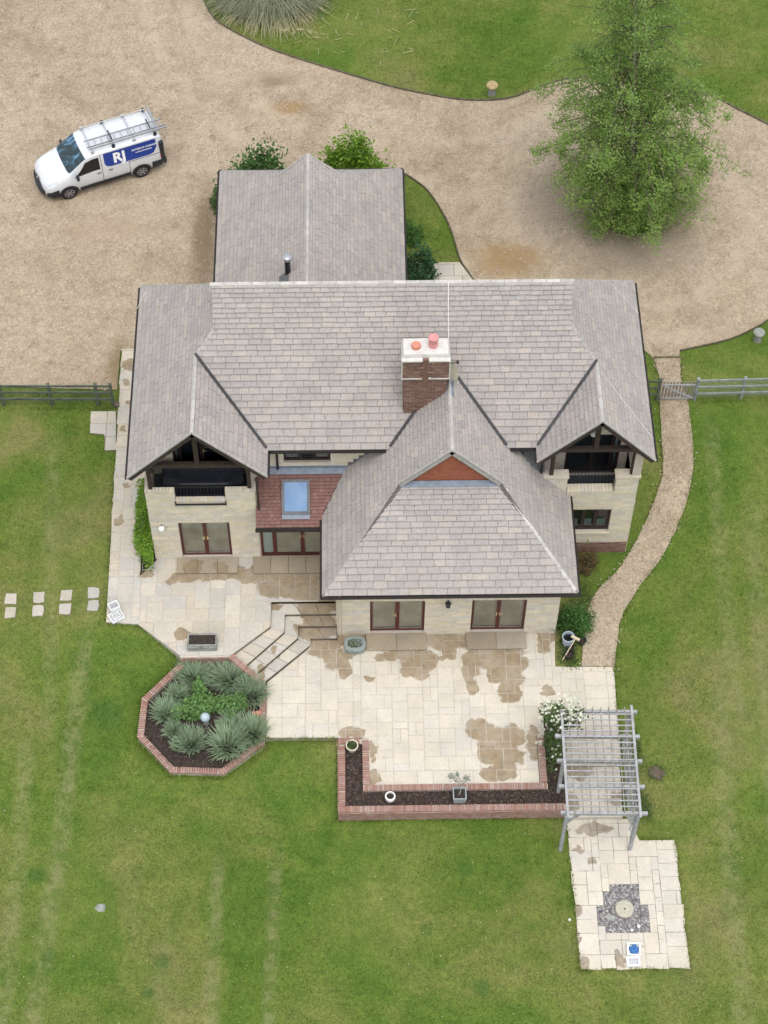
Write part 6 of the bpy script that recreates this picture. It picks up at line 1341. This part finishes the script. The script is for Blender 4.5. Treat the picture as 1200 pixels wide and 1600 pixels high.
            for r, o_ in prof:
                for j in range(n): an = 6.2832 * j / n; V.append((wx + r * math.cos(an), sd_ * (.865 + o_), .335 + r * math.sin(an)))
            for i in range(len(prof) - 1):
                for j in range(n): F.append((i * n + j, i * n + (j + 1) % n, (i + 1) * n + (j + 1) % n, (i + 1) * n + j))
            wh = put(MB().add(V, F).build('wheel', 'rubber', None, smooth=True)); y_ = sd_ * .972
            V = [(wx, y_ - sd_ * .02, .335)]; n = 20
            for j in range(n): an = 6.2832 * j / n; V.append((wx + .205 * math.cos(an), y_ - sd_ * .02, .335 + .205 * math.sin(an)))
            put(MB().add(V, [(0, 1 + j, 1 + (j + 1) % n) for j in range(n)]).build('rim', 'van_plastic', None), wh)
            mb = MB()
            for j in range(6): an = 6.2832 * j / 6; mb.beam((wx, y_ - sd_ * .005, .335), (wx + .2 * math.cos(an), y_ - sd_ * .005, .335 + .2 * math.sin(an)), .055, .012, up=(0, 1, 0))
            put(mb.build('spokes', 'alloy', None), wh)
            mb = MB(); V = []; n = 24
            for j in range(n): an = 6.2832 * j / n; V += [(wx + .21 * math.cos(an), y_, .335 + .21 * math.sin(an)), (wx + .185 * math.cos(an), y_, .335 + .185 * math.sin(an))]
            put(mb.add(V, [(2 * j, 2 * j + 1, (2 * j + 3) % (2 * n), (2 * j + 2) % (2 * n)) for j in range(n)]).build('rim_edge', 'alloy', None), wh)
    for sd_ in (1, -1): patch('rear_bumper_side', -1.93, -2.46, (1.0, 3.0), 'van_plastic', .012, sd_, nx=5, nk=4)
    # bumpers, grille, bonnet badge, rear
    V = []; F = []; ys = np.linspace(-1, 1, 15)
    for q in ys:
        y = q * .90; x = 2.47 - .42 * abs(q) ** 3.2; V += [(x - .02, y, .18), (x + .07, y, .28), (x + .075, y, .54), (x - .14, y, .70)]
    for i in range(14):
        for j in range(3): F.append((i * 4 + j, (i + 1) * 4 + j, (i + 1) * 4 + j + 1, i * 4 + j + 1))
    for sd_ in (1, -1): patch('bumper_side', 2.41, 1.88, (1.0, 3.35), 'van_plastic', .014, sd_, nx=8, nk=5)
    put(MB().add(V, F).build('front_bumper', 'van_plastic', None, smooth=True))
    V = []; F = []
    for q in np.linspace(-1, 1, 9):
        y = q * .56; x = 2.46 - .16 * abs(q) ** 3; V += [(x, y, .62), (x - .06, y, .80)]
    put(MB().add(V, [(2 * i, 2 * i + 2, 2 * i + 3, 2 * i + 1) for i in range(8)]).build('grille', 'black_gloss', None, smooth=True))
    put(MB().obox((2.46, 0, .72), (.015, 0, 0), (0, .05, 0), (0, 0, .07)).build('badge', 'alu', None, bevel=.01))
    put(MB().box(-2.56, -.88, .30, -2.40, .88, .60).build('rear_bumper', 'van_plastic', None, bevel=.04))
    for sd_ in (1, -1): put(MB().box(-2.475, min(sd_ * .03, sd_ * .66), .95, -2.455, max(sd_ * .03, sd_ * .66), 1.55).build('rear_window', 'black_gloss', None))
    put(MB().box(-2.48, .74, .5, -2.30, .925, 1.60).build('rear_corner_trim', 'van_plastic', None, bevel=.02)); put(MB().box(-2.48, -.925, .5, -2.30, -.74, 1.60).build('rear_corner_trim', 'van_plastic', None, bevel=.02))
    # roof rack
    rk = put(MB().beam((.30, -.70, 2.03), (.30, .70, 2.03), .03, .03).build('roof_rack', 'alu', None))
    for x in (-.55, -1.40, -2.25): put(MB().beam((x, -.70, 2.03), (x, .70, 2.03), .03, .03).build('rack_bar', 'alu', None), rk)
    for x in (.30, -.55, -1.40, -2.25):
        for y in (-.70, .70): put(MB().obox((x, y, 1.965), (.06, 0, 0), (0, .035, 0), (0, 0, .08)).build('rack_foot', 'plastic_grey' if x in (.3, -1.4) else 'van_plastic', None), rk)
    for y in (-.62,): put(MB().tube([(.32, y, 2.075), (-2.30, y, 2.075)], .018, 8).build('rack_rail', 'alu', None), rk)
    put(MB().tube([(-2.42, -.68, 2.06), (-2.42, .68, 2.06)], .045, 10).build('ladder_roller', 'alu', None), rk)
    # ladder lashed on the near side: a thing of its own
    patch('roof_seam', .25, -2.2, (6.2, 6.24), 'plastic_grey', .004, 1, nx=2, nk=1)
    ld = thing('ladder', MW @ Vector((-1.0, .35, 2.05)), 'aluminium extension ladder lashed to the roof of the white van', 'ladder')
    for zo, sh in ((2.11, 0.0),):
        for y in (.17, .53): put(MB().beam((.45 + sh, y, zo), (-2.72 + sh, y, zo), .03, .075).build('rail', 'alu', None), ld)
        for i in range(12): put(MB().beam((.33 + sh - i * .265, .17, zo), (.33 + sh - i * .265, .53, zo), .035, .03).build('rung', 'alu', None), ld)
    for x in (-.55, -2.1): put(MB().beam((x, .10, 2.27), (x, .62, 2.27), .05, .02).build('strap', 'van_plastic', None), ld)
    put(MB().beam((.38, .65, 2.11), (-2.78, .65, 2.11), .04, .06).build('rail', 'alu', None), ld)
def arch_name():
    return [o for o in bpy.data.objects if o.name.startswith('wheel_arch') and o.parent is None][0].name
van()
